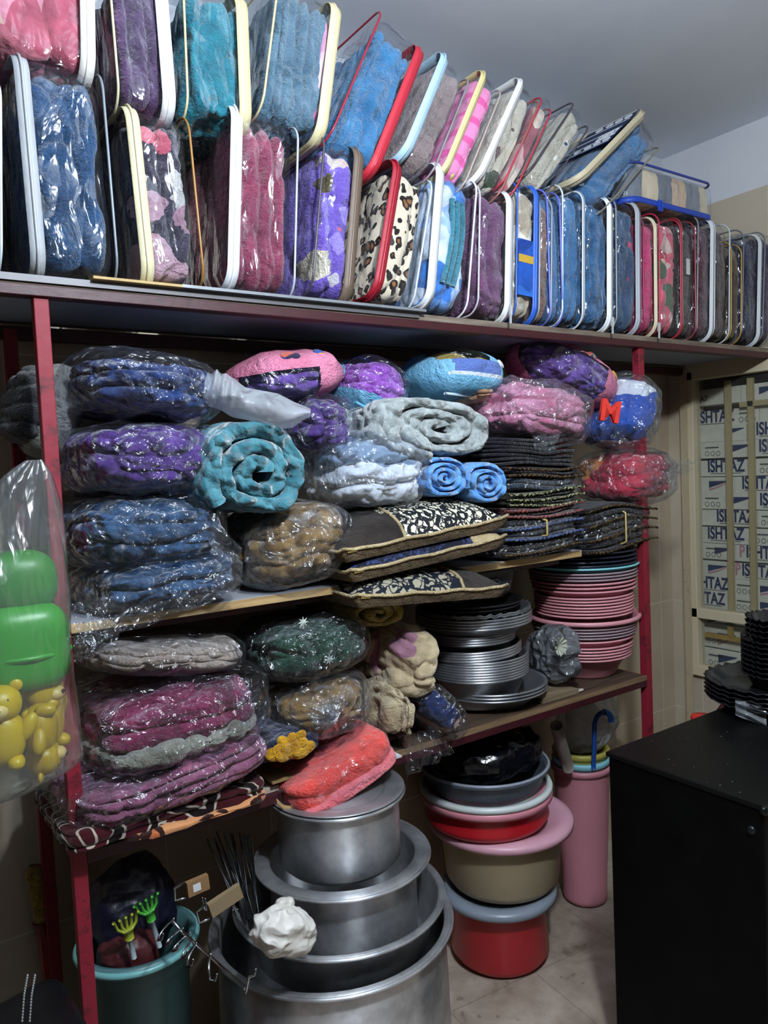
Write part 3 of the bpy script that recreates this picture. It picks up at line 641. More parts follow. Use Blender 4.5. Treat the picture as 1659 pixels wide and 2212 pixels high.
zt_ = mesh('zipper_tape', P, grid_faces(len(lp), 3, True), plast('#2346b0', .5), flat); zt_.modifiers.new('s', 'SOLIDIFY').thickness = .002
MB().box(-.006, -.001, -.010, -.004, -.02, .014).box(.008, .013, -.010, -.004, -.02, .014).build('zipper_pull', plast('#2346b0', .3), zt_, loc=(-hw*.4, 0, .006))

# ------------------------------------------------------------------ bundles in loose plastic
def pbox(px, Yc, hy, pn=2.2, zs=.5):
    x0, y0, x1, y1 = px; cy = (y0+y1)/2; cx = (x0+x1)/2
    c = at(cx, cy, Yc); th = math.atan2(c[0], c[1]); pm = ppm(c)
    wv = (x1-x0)/2*pm/math.cos(max(-.5, min(.5, th-YAW)))
    wx = max(wv**pn-(hy*abs(math.sin(th)))**pn, (wv*.45)**pn)**(1/pn)/math.cos(th)
    zt_ = at(cx, y0, Yc-zs*hy)[2]; zb2 = at(cx, y1, Yc-zs*hy)[2]
    return np.array([c[0], Yc, (zt_+zb2)/2]), np.array([wx, hy, (zt_-zb2)/2])
def crumple(half, p, n, amp, seed, f=11):
    V, F = soft(half, p, n); N = vnorm(V, F)
    V = V+N*((ridge(V, f, seed, 3)-.55)*amp*2)[:, None]
    return V, F
def tail(A, B, w0, w1, side, pleat=5, amp=.012, nu=14, nv=30, curl=0.):
    A = np.array(A, float); B = np.array(B, float); side = np.array(side, float); side /= np.linalg.norm(side)
    d = B-A; nrm = np.cross(side, d); nrm /= np.linalg.norm(nrm)+1e-9; V = []
    for i in range(nu):
        u = i/(nu-1)
        for j in range(nv):
            v = j/(nv-1)-.5; ww = w0+(w1-w0)*u
            V.append(A+d*u+side*v*ww+nrm*(amp*math.sin(v*2*math.pi*pleat+u*2)*(1-.3*u)+curl*u*u+.4*amp*math.sin(9*u+7*v)))
    return np.array(V), grid_faces(nu, nv)
def bundle(name, label, cat, px, Yc, hy, mat, wrap=WRAP, L=3, ax=2, amp=.016, lump=.014, p=3.2, rot=(0, 0, 0), tails=(), group=None, floor=None, wp=3.0, inner=.965, crk=.011, extra=None, part='folded_blanket', n=30, pn=2.2):
    C, H = pbox(px, Yc, hy, pn); s = nseed()
    if floor is not None and C[2]-H[2] < floor:
        top = C[2]+H[2]; C[2] = (top+floor)/2; H[2] = (top-floor)/2
    if rot[1]:
        sn_, cs_ = abs(math.sin(math.radians(rot[1]))), math.cos(math.radians(rot[1]))
        H = np.array([H[0]*.97, H[1], max((H[2]-.5*H[0]*sn_)/cs_, H[2]*.5)])
    root = thing(name, label, cat, (C[0], C[1], C[2]-H[2]), group=group)
    R3 = rotm(*rot); up = np.array([0, 0, H[2]])
    V, F = folded(H*inner, p, n, ax, L, amp, lump, s); mesh(part, V@R3.T+up, F, mat, root)
    if extra: extra(root, H, R3, up, C)
    if wrap:
        V, F = crumple(H*1.02, wp, 36, crk, s+1); m_ = MB().add(V@R3.T+up, F)
        for t in tails:
            A = at(*t[0])-C+up; B = at(*t[1])-C+up; V, F = tail(A, B, *t[2:]); m_.add(V, F)
        m_.build('plastic_wrap', wrap, root, True)
    return root
GB = 'bagged blankets on the middle shelf'
DKN = fabric('#20376c', '#0f1b3a', 9, 26); PUR = fabric('#583780', '#341c56', 9, 30); STB = fabric('#365575', '#1a3048', 9, 28); GOLD = fabric('#94723f', '#5a4220', 8, 26)
bundle('bagged_blanket', 'navy blanket in shiny clear plastic, topmost of the left pile', 'blanket', (140, 755, 448, 920), 1.63, .20, DKN, L=3, rot=(0, 7, 0), group=GB, crk=.013)
bundle('bagged_blanket', 'purple blanket in shiny clear plastic under the navy one', 'blanket', (136, 910, 437, 1072), 1.63, .20, PUR, L=2, group=GB)
bundle('bagged_blanket', 'steel blue folded blanket in clear plastic under the purple one', 'blanket', (136, 1066, 452, 1228), 1.63, .20, STB, L=3, group=GB)
bundle('bagged_blanket', 'dusty blue blanket in clear plastic at the bottom of the left pile', 'blanket', (168, 1195, 490, 1330), 1.62, .20, STB, L=2, floor=1.24, group=GB, rot=(0, -4, 0),
       tails=[((330, 1300, 1.43), (330, 1345, 1.40), .30, .28, (1, 0, .18), 3, .008), ((215, 1290, 1.43), (222, 1400, 1.41), .12, .05, (1, 0, .1), 2, .008)])
bundle('bagged_blanket', 'golden brown blanket in a clear bag beneath the teal roll', 'blanket', (468, 1085, 738, 1300), 1.63, .19, GOLD, WRAPH, L=3, floor=1.24, group=GB, rot=(0, -5, 0), tails=[((520, 1230, 1.44), (455, 1190, 1.44), .10, .16, (0, 0, 1), 3, .01)])
bundle('bagged_blanket', 'white and grey blue striped blanket in a hazy clear bag', 'blanket', (655, 935, 898, 1105), 1.60, .17, bands(('#dfe4ea', '#7f93a8', '#97a9bb', '#e6eaee'), 2, .045, .3, .05), WRAPH, L=3, amp=.026, lump=.02, group=GB, crk=.016)
# gathered translucent bag of the navy blanket: spread out sheet with frilled top
st = thing('plastic_bag', 'frilly translucent white plastic bag mouth spread over the teal roll', 'plastic bag', at(560, 880, 1.45))
o_ = at(560, 880, 1.45); V = []; uu = np.linspace(0, 1, 60); kk = np.linspace(0, 1, 8)
tops = [815, 800, 812, 836, 842, 850, 868, 884]; bots = [866, 882, 896, 908, 917, 926, 922, 902]
for u in uu:
    yt = np.interp(u, kk, tops)+5*math.sin(u*70)*max(0, 1-u*2.6); yb2 = np.interp(u, kk, bots)+2*math.sin(u*25)
    for v in np.linspace(0, 1, 30):
        fr = max(0, 1-u*2.4)*(1-v)
        V.append(at(432+234*u, yt+(yb2-yt)*v, 1.495-.07*min(1, u*1.6)-.03*math.sin(v*math.pi)+.016*fr*math.sin(u*75+v*3))-o_)
V = np.array(V); V[:, 1] += .03*(fbm(V, 11, 5, 3)-.5)-.016*np.clip(ridge(V*[1, 1, 1.6], 13, 8, 2)-.6, 0, 1)
mesh('sheet', V, grid_faces(60, 30), film(.62, '#f6f8ff', 9, .6, .35, .02, 3), st)

bundle('bagged_blanket', 'small brown blanket in the dark behind the navy bundle', 'blanket', (362, 782, 445, 835), 1.78, .08, fabric('#7a5c40', '#4a3622', 8), None, L=2)
# spiral rolls
def roll(name, label, cat, px, Yf, d, turns, mat, rot=(0, 0, 0), t_gap=.9, wob=.10, bub=.004, group=None, r0=.10, floor=None, sq=2.6, ph=0.):
    x0, y0, x1, y1 = px; c = at((x0+x1)/2, (y0+y1)/2, Yf); a = at(x0, (y0+y1)/2, Yf); e = at(x1, (y0+y1)/2, Yf)
    rx = (e[0]-a[0])/2; rz = (at((x0+x1)/2, y0, Yf)[2]-at((x0+x1)/2, y1, Yf)[2])/2; s = nseed()
    if floor is not None: c[2] = max(c[2], floor+rz)
    root = thing(name, label, cat, (c[0], Yf, c[2]-rz), group=group)
    n = int(70*turns); m = 28; pitch = (1-r0)/turns; tk = pitch*t_gap/2
    t = np.linspace(0, 1, n); th = ph+2*math.pi*turns*t; r = r0+(1-tk-r0)*t
    r = r*(1+wob*(vn(np.stack([np.cos(th)*.9, np.sin(th)*.9, t*turns*.5], 1), 1.2, s)-.5))
    cs = np.cos(th); sn = np.sin(th); L = (np.abs(cs)**sq+np.abs(sn)**sq)**(1/sq); k = 1+(1/L-1)*t
    CX = r*cs*k; CZ = r*sn*k
    dirx = cs*k; dirz = sn*k
    V = []
    for j in range(m):
        a_ = 2*math.pi*j/m; ca, sa = math.cos(a_), math.sin(a_); q = (abs(ca)**5+abs(sa)**5)**(-1/5.)
        off = ca*q*tk; yy = sa*q*d/2
        V.append(np.stack([(CX+dirx*off)*rx, np.full(n, d/2+yy), (CZ+dirz*off)*rz], 1))
    V = np.stack(V, 1); nm = None
    cen = np.stack([CX*rx, np.full(n, d/2), CZ*rz], 1)[:, None, :]
    flat_ = V.reshape(-1, 3); dv = (V-cen); dv[:, :, 1] *= .12; dv /= np.linalg.norm(dv, axis=2)[..., None]+1e-9
    disp = (ridge(flat_, 26, s, 2)-.55)*bub*2+(fbm(flat_, 60, s+2, 2)-.5)*bub
    V = flat_+dv.reshape(-1, 3)*disp[:, None]
    fr = (flat_[:, 1] < d*.2); V[:, 1] += fr*(fbm(flat_, 18, s+8, 2)-.5)*.035
    F = [tuple(f) for f in grid_faces(n, m, False, True)]+[tuple(range(m))[::-1], tuple((n-1)*m+k2 for k2 in range(m))]
    o = mesh('rolled_blanket', (V@rotm(*rot).T)+[0, 0, rz], F, mat, root)
    return root
TEALR = fabric('#4a8592', '#2c6270', 8, 30, .7); GREYR = fabric('#aab2b2', '#7d8686', 8, 30, .7); BLUR = fabric('#6aa5e6', '#3f7cc4', 9, 34, .7)
roll('rolled_blanket', 'large teal bubble textured blanket rolled up with its spiral end facing out', 'blanket', (440, 897, 692, 1142), 1.43, .38, 2.6, TEALR, (0, 6, 0), .88, .24, .010, floor=None, r0=.12, ph=.1, sq=2.5)
roll('rolled_blanket', 'thick grey bubble textured blanket folded in a flat roll', 'blanket', (822, 852, 1086, 996), 1.46, .34, 2.6, GREYR, (0, 5, 0), .88, .26, .010, r0=.10, sq=3.0, ph=.75)
roll('rolled_blanket', 'left one of two rolled sky blue blankets on the printed cushions', 'blanket', (912, 982, 1012, 1082), 1.45, .34, 3.2, BLUR, (0, 0, 0), .85, .12, .004, group='sky blue rolls', ph=1.)
roll('rolled_blanket', 'right one of two rolled sky blue blankets, beside the dark shawls', 'blanket', (1014, 994, 1098, 1098), 1.44, .34, 3.2, BLUR, (0, 0, 0), .85, .12, .004, group='sky blue rolls', ph=2.)

# gift style bags and soft bags at the back of the middle shelf
PKBAG = fabric('#e890b0', '#d0708f', 4, 0, .1); BLBAG = fabric('#8fcdf0', '#74b9e2', 4, 0, .1)
def pkt(name, label, px, Yc, hy, mat, inmat=None, win=(-.8, .1, -.8, .1), rot=(0, 0, 0), prints=(), floor=None, strip=None, bands_=()):
    """a flat zipped carrier: pillow shaped cloth bag with a clear window on its front"""
    C, H = pbox(px, Yc, hy); s = nseed()
    root = thing(name, label, 'bedding bag', (C[0], C[1], C[2]-H[2])); R3 = rotm(*rot); up = np.array([0, 0, H[2]])
    n = 34; V, F = soft(H, 2.6, n); V0 = V.copy(); pin = lambda q: q*np.stack([np.full(len(q), 1.06), 1-.35*np.abs(q[:, 0]/H[0])**3, 1-.5*np.clip(q[:, 0]/H[0], 0, 1)**2.2-.28*np.clip(-q[:, 0]/H[0], 0, 1)**2.5], 1); V = pin(V); N = vnorm(V, F); V = V+N*((ridge(V, 9, s, 2)-.6)*.012)[:, None]
    c = V0[F].mean(1); fx, fz = c[:, 0]/H[0], c[:, 2]/H[2]; front = c[:, 1] < -.1*H[1]
    isw = front & (fx > win[0]) & (fx < win[1]) & (fz > win[2]) & (fz < win[3])
    T = lambda q: q@R3.T+up
    used = lambda FF: (np.unique(FF), np.searchsorted(np.unique(FF), FF))
    rest = ~isw
    for (w_, m3, nm3) in bands_:
        sel = rest & front & (fx > w_[0]) & (fx < w_[1]) & (fz > w_[2]) & (fz < w_[3])
        if sel.any(): u, f = used(F[sel]); mesh(nm3, T(V[u]), f, m3, root)
        rest = rest & ~sel
    u, f = used(F[rest]); o = mesh('cloth_cover', T(V[u]), f, mat, root)
    if isw.any():
        u, f = used(F[isw]); mesh('clear_window', T(V[u]), f, WRAP, root)
        V2, F2 = folded(H*.93, 2.6, 28, 2, 3, .014, .014, s); mesh('folded_blanket', T(pin(V2)), F2, inmat, root)
    for (u_, v_, r_, m2, nm) in prints:
        k = np.argmin((V[:, 0]/H[0]-u_)**2+(V[:, 2]/H[2]-v_)**2+(V[:, 1] > 0)*9); Vp, Fp = soft((r_, .006, r_*.8), 2.2, 8)
        Nn = N[k]; q = Vector((0, -1, 0)).rotation_difference(Vector(Nn)).to_matrix(); Vp = Vp@np.array(q).T+V[k]
        mesh(nm, T(Vp), Fp, m2, root)
    if strip is not None:
        m2 = MB()
        for dz in (-.9, -.55): m2.add(*tube(T(np.stack([np.linspace(-.7, .7, 20)*H[0], np.full(20, -H[1]*.6), np.full(20, dz*H[2])], 1)), .004, 6))
        m2.build('stitched_edge', strip, root, True)
    return root
LIL = fabric('#7f5cae', '#553680', 9, 26); VIOL = fabric('#c070e0', '#9a48b8', 9); YEL = fabric('#d9b93a', '#b3922a', 6); PNKS = fabric('#f0a0bc', '#d8688c', 6)
BLM = floral(('#3a58a0', '#e0a040', '#3a3050', '#d06a5a'), 40)
pkt('bedding_bag', 'pink cloth bedding bag with window showing lilac fleece, behind the frilly white plastic', (490, 748, 732, 868), 1.68, .15, PKBAG, LIL, (-.95, .15, -.95, .12), (0, -6, 0), [(-.35, .62, .016, BLM, 'printed_motif'), (-.22, .58, .012, BLM, 'printed_motif'), (.3, .68, .014, BLM, 'printed_motif')])
bundle('bagged_blanket', 'dark purple blanket in glossy clear plastic right of the frilly plastic', 'blanket', (600, 855, 752, 985), 1.62, .13, PUR, L=2, group=GB, floor=None)
pkt('bedding_bag', 'blue edged bedding bag with bright violet fleece showing', (700, 768, 878, 905), 1.66, .14, BLBAG, VIOL, (-.95, .80, -.55, 1.0), (0, 24, 0), [], None, plain('#6fb4d8'))
pkt('bedding_bag', 'light blue bedding bag with yellow top under the shelf', (868, 752, 1075, 862), 1.66, .15, BLBAG, YEL, (-.8, .15, .42, 1.2), (0, 4, 0), [(.55, .40, .016, plain('#e8e6e6'), 'printed_motif')], None, plain('#cfe4f4'), [((-.62, .42, -.10, .42), fabric('#6d86cc', '#5a72b8', 4, 0, .1), 'printed_band'), ((-.70, .50, -.22, -.10), fabric('#e4ecf6', '#cfdcec', 4, 0, .1), 'white_band')])
bundle('bagged_blanket', 'peach and brown blanket peeking out under the light blue bedding bag', 'blanket', (935, 815, 1060, 875), 1.64, .12, floral(('#d8b090', '#b88a68', '#e0c8b0', '#c06a80'), 12), None, L=3)
bundle('bagged_blanket', 'pink blanket in a crinkled translucent bag on the dark shawls', 'blanket', (1000, 815, 1252, 965), 1.60, .17, PNKS, WRAPH, L=3, lump=.02, rot=(0, 8, 0), crk=.02, tails=[((1180, 940, 1.43), (1185, 975, 1.42), .10, .06, (1, 0, 0), 2, .012)])
pkt('bedding_bag', 'pink cloth bedding bag with lilac fleece in its window, topmost at the right end', (1105, 752, 1322, 862), 1.66, .14, PKBAG, LIL, (-1., .25, -1, .45), (0, 22, 0), [(-.15, .62, .016, BLM, 'printed_motif'), (-.05, .66, .014, BLM, 'printed_motif'), (.5, .5, .015, BLM, 'printed_motif'), (.6, .46, .012, BLM, 'printed_motif')])
def red_mark(root, H, R3, up, C):
    text_mesh('red_mark', 'M', .085, plain('#e0382c'), root, np.array(at(1292, 905, 1.45))-C+up, (math.pi/2, math.radians(12), -.35), .006)
bundle('bagged_blanket', 'royal blue and white blanket with a red letter mark in a clear bag', 'blanket', (1258, 800, 1402, 975), 1.60, .14, bands(('#2a55b0', '#2a55b0', '#e6e9ee', '#22407f'), 2, .05, .3, .06), WRAPH, L=2, ax=0, rot=(0, 18, 0), extra=red_mark, crk=.014)
bundle('bagged_blanket', 'red and orange blanket in a clear bag with its mouth sticking out to the right', 'blanket', (1265, 972, 1432, 1092), 1.60, .14, floral(('#b8283c', '#c43448', '#e08a4a', '#a82034', '#b8283c'), 5), WRAPH, L=2, rot=(0, 0, 0), crk=.014,
       tails=[((1405, 1030, 1.46), (1495, 1005, 1.46), .10, .035, (0, 0, 1), 2, .012)])

# cushion packs
def cushion(label, px, Yf, d, rise, wide, panel, rotz=0, tilt=0, beige=True, patch=None):
    """a flat zipped pack: gusset below, domed cover above, piping round the top edge"""
    x0, yl, x1, yr = px
    A = at(x0, yl, Yf); B = at(x1, yr, Yf); w_ = np.linalg.norm(B-A); zc = min(A[2], B[2]); s = nseed()
    tl2 = math.atan2(B[2]-A[2], B[0]-A[0])
    root = thing('cushion_pack', label, 'cushion', ((A[0]+B[0])/2, Yf, (A[2]+B[2])/2-.028), (0, -tl2, math.radians(rotz)), 'printed cushion packs')
    a = w_/2; n = 33; us = np.linspace(-1, 1, n); V = []
    for u in us:
        for v in us:
            e = max(0, (1-abs(u)**3.0))**.55*max(0, (1-abs(v)**3.0))**.55
            V.append((u*a*(1-.02*(1-v*v)), d/2+v*d/2, .028+rise*e))
    V = np.array(V); V[:, 2] += (fbm(V, 14, s, 2)-.5)*.012*(V[:, 2] > .03); Fg = grid_faces(n, n)[:, ::-1]; Fg = Fg[:, ::-1]
    cxx = V[Fg].mean(1)[:, 0]/a; lo_, hi_ = wide; isp = (cxx > lo_) & (cxx < hi_)
    for nm, sel, mt in (('dark_cover', ~isp, fabric('#3a332f', '#26211f', 6, 0, .1)), ('printed_panel', isp, panel)):
        u_ = np.unique(Fg[sel]); mesh(nm, V[u_], np.searchsorted(u_, Fg[sel]), mt, root)
    BEI = fabric('#c9b48c', '#a48f68', 8, 0, .1); P = []
    for k in range(80):
        q = k/80*4; sd = int(q); f = q-sd; e = -1+2*f
        x, y = [(e, -1), (1, e), (-e, 1), (-1, -e)][sd]; P.append((x*a*1.01, d/2+y*d/2*1.01, .028+.0018*math.sin(k*1.1)+(.006 if abs(abs(x)-1) < .06 and abs(abs(y)-1) < .06 else 0)))
    Vt, Ft = tube(np.array(P), .0042, 7, True); mesh('piping', Vt, Ft, BEI, root)
    G = []
    for k in range(80):
        x, y, z = P[k]; G += [(x, y, z), (x*.99, d/2+(y-d/2)*.985, .016+.002*math.sin(k*.9)), (x*.95, d/2+(y-d/2)*.95, .002)]
    mesh('gusset', np.array(G), grid_faces(80, 3, True), fabric('#6f5d46', '#4c3f30', 5, 0, .1), root)
    mesh('underside', [G[i*3+2] for i in range(80)], [tuple(range(80))[::-1]], fabric('#6a5a48', '#4a3e32', 5, 0, .1), root)
    for e in (lo_, hi_):
        if abs(e) < .97:
            k = np.argmin(np.abs(us-e)); Vt, Ft = tube(V[k*n:(k+1)*n]+[0, 0, .002], .004, 6); mesh('trim_strip', Vt, Ft, BEI, root)
    if patch:
        i0, i1 = patch; u_ = [i for i in range(n*n) if i0 < us[i//n] < i1 and us[i % n] < -.2]; ff = [tuple(f) for f in Fg if all((i0 < us[i//n] < i1 and us[i % n] < -.2) for i in f)]
        mp_ = {o: k for k, o in enumerate(u_)}; mesh('beige_patch', V[u_]+[0, -.002, .003], [tuple(mp_[i] for i in f) for f in ff], BEI, root)
    k = MB().box(-.012, .012, -.004, .002, -.004, .006).build('zipper_pull', plain('#b59a58', .4, .6), root, loc=(-a*.92, 0, .028))
    return root
PRW = lineprint('#12151c', '#d9d2bc', 22, 3.2); PRN = lineprint('#0c1020', '#2c3760', 26, 3.); PRB = lineprint('#0c111f', '#9a947f', 20, 3.)
cushion('cushion pack with dark flap and cream floral print window, topmost of three', (745, 1192, 1096, 1118), 1.405, .44, .075, (-.34, .97), PRW)
cushion('cushion pack with navy window and beige corner patch, middle of three', (760, 1236, 1092, 1160), 1.41, .42, .05, (-1, .55), PRN, patch=(.5, .97))
cushion('cushion pack with navy print window and cream line drawings, lowest of three', (772, 1290, 1092, 1268), 1.40, .44, .055, (-1, .40), PRB)

# folded shawls, each pile in its own clear sleeve
def shawls(label, px, Yf, d, nl, mat, edge=None, band=False, wrap=None, sag=.006, group='folded dark shawls'):
    x0, y0, x1, y1 = px; cx = (x0+x1)/2; A = at(x0, (y0+y1)/2, Yf); B = at(x1, (y0+y1)/2, Yf)
    z1 = at(cx, y0, Yf)[2]; z0 = at(cx, y1, Yf)[2]; a = (B[0]-A[0])/2; s = nseed()
    root = thing('folded_shawls', label, 'shawl', ((A[0]+B[0])/2, Yf, z0), group=group)
    h = (z1-z0)/nl; m_ = MB(); me_ = MB()
    for k in range(nl):
        V, F = soft((a*(1-.03*random.random()), d/2, h*.52), 6, 14); V = V+[random.uniform(-.003, .003), d/2+random.uniform(-.004, .004), h*(k+.5)]
        V[:, 2] += sag*np.sin(V[:, 0]/a*2.4+k*.4+s)+(fbm(V*[1, .3, .2], 12, s, 2)-.5)*.012
        m_.add(V, F)
        if edge and k % 2 == 0:
            t = np.linspace(-.95, .95, 40); P = np.stack([t*a, np.full(40, -.004), h*(k+.5)+sag*np.sin(t*2.4+k*.4+s)+.0022*np.sin(t*70)], 1); me_.add(*tube(P, .0035, 6))
    m_.build('cloth_layers', mat, root, True)
    if edge and me_.V: me_.build('woven_border', edge, root, True)
    if wrap:
        V, F = crumple((a*1.05, d/2*1.02, (z1-z0)/2*1.05), 4, 26, .010, s); mesh('clear_sleeve', V+[0, d/2, (z1-z0)/2], F, wrap, root)
    if band:
        P = [(math.cos(q)*.0, d/2-math.cos(q)*d/2*1.04, (z1-z0)/2+math.sin(q)*(z1-z0)/2*1.12) for q in np.linspace(0, 2*math.pi, 40, endpoint=False)]
        P = np.array(P); P[:, 1] = d/2+np.sign(P[:, 1]-d/2)*np.minimum(np.abs(P[:, 1]-d/2)*1.25, d/2*1.05); P[:, 2] = np.clip(P[:, 2], -.004, z1-z0+.006)
        Vt, Ft = tube(P, .0028, 6, True); mesh('rubber_band', Vt, Ft, plain('#c8b070', .5), root, loc=(.0, -.004, 0))
    return root
random.seed(5)
BK = fabric('#26242a', '#121116', 8, 0, .25); BKP = fabric('#2b2029', '#140f15', 8, 0, .25); GRN = lineprint('#1a1f12', '#a9a67c', 60, 2.); GLD = lineprint('#171012', '#6a512e', 60, 2.)
shawls('pile of plain black folded shawls, topmost above the patterned ones', (1078, 940, 1262, 1008), 1.47, .36, 7, BK, None, sag=.008)
shawls('dark shawls with gold dotted border below the plain black pile', (1088, 1008, 1264, 1032), 1.47, .36, 3, BKP, GLD)
shawls('dark shawls with blue grey plastic sleeve', (1092, 1032, 1264, 1058), 1.47, .36, 2, fabric('#2f3c4c', '#1c2530', 8), None, wrap=WRAP)
shawls('dark shawls with pale green diamond border', (1090, 1058, 1264, 1092), 1.47, .36, 5, fabric('#23261a', '#14170f', 8), GRN)
shawls('dark red edged shawls below the green bordered ones', (1084, 1092, 1262, 1116), 1.47, .36, 3, fabric('#4a1a1c', '#1c0d10', 30), fabric('#8a2a24', '#4a1414', 30))
shawls('navy shawls tied with a rubber band in clear plastic', (1078, 1116, 1262, 1164), 1.47, .36, 4, fabric('#1e2430', '#11141c', 8), fabric('#2a4a8a', '#18264a', 30), band=True, wrap=WRAP)
shawls('brown diamond bordered shawls lying on the shelf at the bottom of the pile', (1076, 1164, 1258, 1196), 1.475, .36, 2, fabric('#1c1718', '#100d0e', 8), GLD, wrap=WRAP)
shawls('black shawl bundle tied with a yellow band at the right end of the shelf', (1262, 1092, 1422, 1186), 1.50, .30, 7, BK, GLD, band=True, wrap=WRAP, sag=.012)
o = MB().box(-.15, .13, -.06, .17, 0, .008).build('board_offcut', DKW, None, loc=(1.875, 1.68, 1.2345)); tag(o, 'dark board piece under the tied black shawl bundle', 'board')

# ------------------------------------------------------------------ basins, trays and pots
def basin(name, label, cat, x, y, z, r, h, base, mat, lip=.010, lipw=.012, wall=.002, group=None, tilt=(0, 0, 0), flute=0, handles=False):
    pr = [(0, .001), (base-.006, .001), (base, .006), (r-lipw, h-lip*.5), (r-lipw*.6, h), (r-.002, h), (r, h-.003), (r, h-lip), (r-.0025, h-lip-.001), (r-.003, h-.004), (r-lipw*.7, h-.004)]
    pr = [(0, 0), (base-.005, 0), (base, .004), (r-lipw, h-lip), (r-.002, h-lip), (r, h-lip*.6), (r-.001, h-.001), (r-.004, h), (r-lipw, h-.002), (r-lipw-wall, h-lip), (base-wall, .004+wall), (base-.008, wall), (0, wall)]
    V, F = lathe(pr, 72)
    if flute:
        a = np.arctan2(V[:, 1], V[:, 0]); rr = np.hypot(V[:, 0], V[:, 1]); k = (rr/r)**2*np.clip(V[:, 2]/h+.25, 0, 1); V[:, :2] *= (1+.022*np.sin(flute*a)*k)[:, None]; V[:, 2] += .004*np.sin(flute*a)*k
    o = mesh(name, V, F, mat, None, True, (x, y, z)); o.rotation_euler = tilt
    return tag(o, label, cat, group)
ORD = ['topmost', 'second', 'third', 'fourth', 'fifth', 'sixth', 'seventh', 'eighth', 'ninth', 'tenth', 'eleventh', 'twelfth', 'thirteenth', 'fourteenth', 'fifteenth', 'sixteenth', 'seventeenth', 'eighteenth', 'nineteenth', 'twentieth', 'twenty first', 'twenty second', 'twenty third', 'twenty fourth', 'twenty fifth', 'twenty sixth', 'twenty seventh', 'twenty eighth', 'twenty ninth', 'thirtieth']
CX, CY = 1.915, 1.66
pm_ = ppm((CX, CY, 1.0))
PINK = plast('#d9959f', .42); MAUVE = plast('#9c848c', .42); CYAN = plast('#86d0d8', .4); DNAVY = plast('#1d2233', .35)
# rim heights read from the photo down the right side of the stack (crop pixels -> metres above the board)
seq = [(38, .172, DNAVY, 'dark navy'), (66, .172, DNAVY, 'dark navy'), (92, .172, DNAVY, 'dark navy'), (116, .172, DNAVY, 'dark navy'), (134, .176, CYAN, 'pale cyan'),
       (166, .172, MAUVE, 'mauve'), (186, .172, MAUVE, 'mauve'), (206, .171, MAUVE, 'mauve'), (232, .168, PINK, 'pink'), (258, .166, PINK, 'pink'), (284, .165, PINK, 'pink'),
       (326, .158, PINK, 'pink'), (346, .158, PINK, 'pink'), (366, .157, PINK, 'pink'), (386, .157, PINK, 'pink'), (406, .156, PINK, 'pink'), (426, .156, PINK, 'pink'), (446, .156, PINK, 'pink'),
       (474, .178, PINK, 'wide pink'), (520, .168, MAUVE, 'mauve'), (540, .166, MAUVE, 'mauve'), (560, .164, MAUVE, 'mauve'), (580, .162, MAUVE, 'mauve'), (606, .158, PINK, 'pink'),
       (650, .152, PINK, 'pink'), (672, .150, PINK, 'pink'), (692, .148, PINK, 'pink'), (712, .146, PINK, 'pink'), (734, .144, PINK, 'pink')]
ytop, ybot = 38., 880.
zb0 = .8122
for i in range(len(seq)-1, -1, -1):
    y, r, mt, cn = seq[i]; zr = zb0+(ybot-y)/3.072*pm_*.985
    hh_ = .115 if i < len(seq)-1 else zr-zb0
    hh_ = min(hh_, zr-zb0)
    basin('basin', '%s plastic basin, %s from the top of the tall stack on the right shelf' % (cn, ORD[i]), 'basin', CX+.002*math.sin(i*2.1), CY, zr-hh_, r, hh_, r*.62, mt, .0062 if cn != 'wide pink' else .014, .014, group='tall stack of plastic basins')
SX, SY = 1.435, 1.645
SIL = alum('#b9bcc2', .34, .4, .85); SILD = alum('#9a9da3', .36, .4, .85); BLK = plast('#17181b', .3)
pm2 = ppm((SX, SY, 1.0)); zsb = .8122
def zof(y): return zsb+(1150-y)/3.072*pm2
for k, y in enumerate((1100, 1086, 1072)):
    basin('metal_tray', '%s of three wide silver trays at the bottom of the metal stack' % ('lowest', 'middle', 'uppermost')[k], 'tray', SX+.05, SY, zsb+.005*k, .165, .045+.004*k, .11, SIL, .006, .012, group='metal stack on the lower right shelf')
zc = zsb+.055; PX_ = 0.0
rims = [(938, .148), (921, .1485), (904, .149), (887, .149), (870, .149), (853, .149), (836, .149), (818, .149)]
for k, (y, r) in enumerate(rims):
    zr = zof(y)+.012; h_ = .10 if k else zr-zc
    basin('metal_bowl', 'deep silver bowl, %s from the bottom of the nest of eight' % ORD[k].replace('topmost', 'first'), 'bowl', SX, SY, zr-h_, r, h_, .105, SIL, .0075, .008, group='metal stack on the lower right shelf')
for k, y in enumerate((796, 779, 762, 745)):
    basin('metal_bowl', 'silver bowl, %s from the bottom of the second nest of four' % ORD[k].replace('topmost', 'first'), 'bowl', SX-.012, SY, zof(y)+.012-.08, .140, .08, .095, SIL, .0075, .008, group='metal stack on the lower right shelf', tilt=(0, -.03, 0))
for k, y in enumerate((706, 690, 674, 658)):
    basin('metal_bowl', 'dull silver bowl, %s from the bottom of the upper nest of four' % ORD[k].replace('topmost', 'first'), 'bowl', SX-.02, SY, zof(y)+.012-.07, .128, .07, .095, SILD, .0075, .008, group='metal stack on the lower right shelf')
for k, y in enumerate((596, 578, 560, 542)):
    basin('metal_tray', 'silver tray, %s from the bottom of the tray pile above the bowls' % ORD[k].replace('topmost', 'first'), 'tray', SX-.005, SY, zof(y)+.012-.036, .166, .036, .125, SIL, .007, .010, group='metal stack on the lower right shelf')
for k, y in enumerate((524, 512)):
    basin('baking_tray', '%s scallop edged tray on the silver trays' % ('lower', 'upper')[k], 'tray', SX-.005, SY, zof(y)+.012-.03, .163, .03, .125, SILD, .006, .010, group='metal stack on the lower right shelf', flute=40)
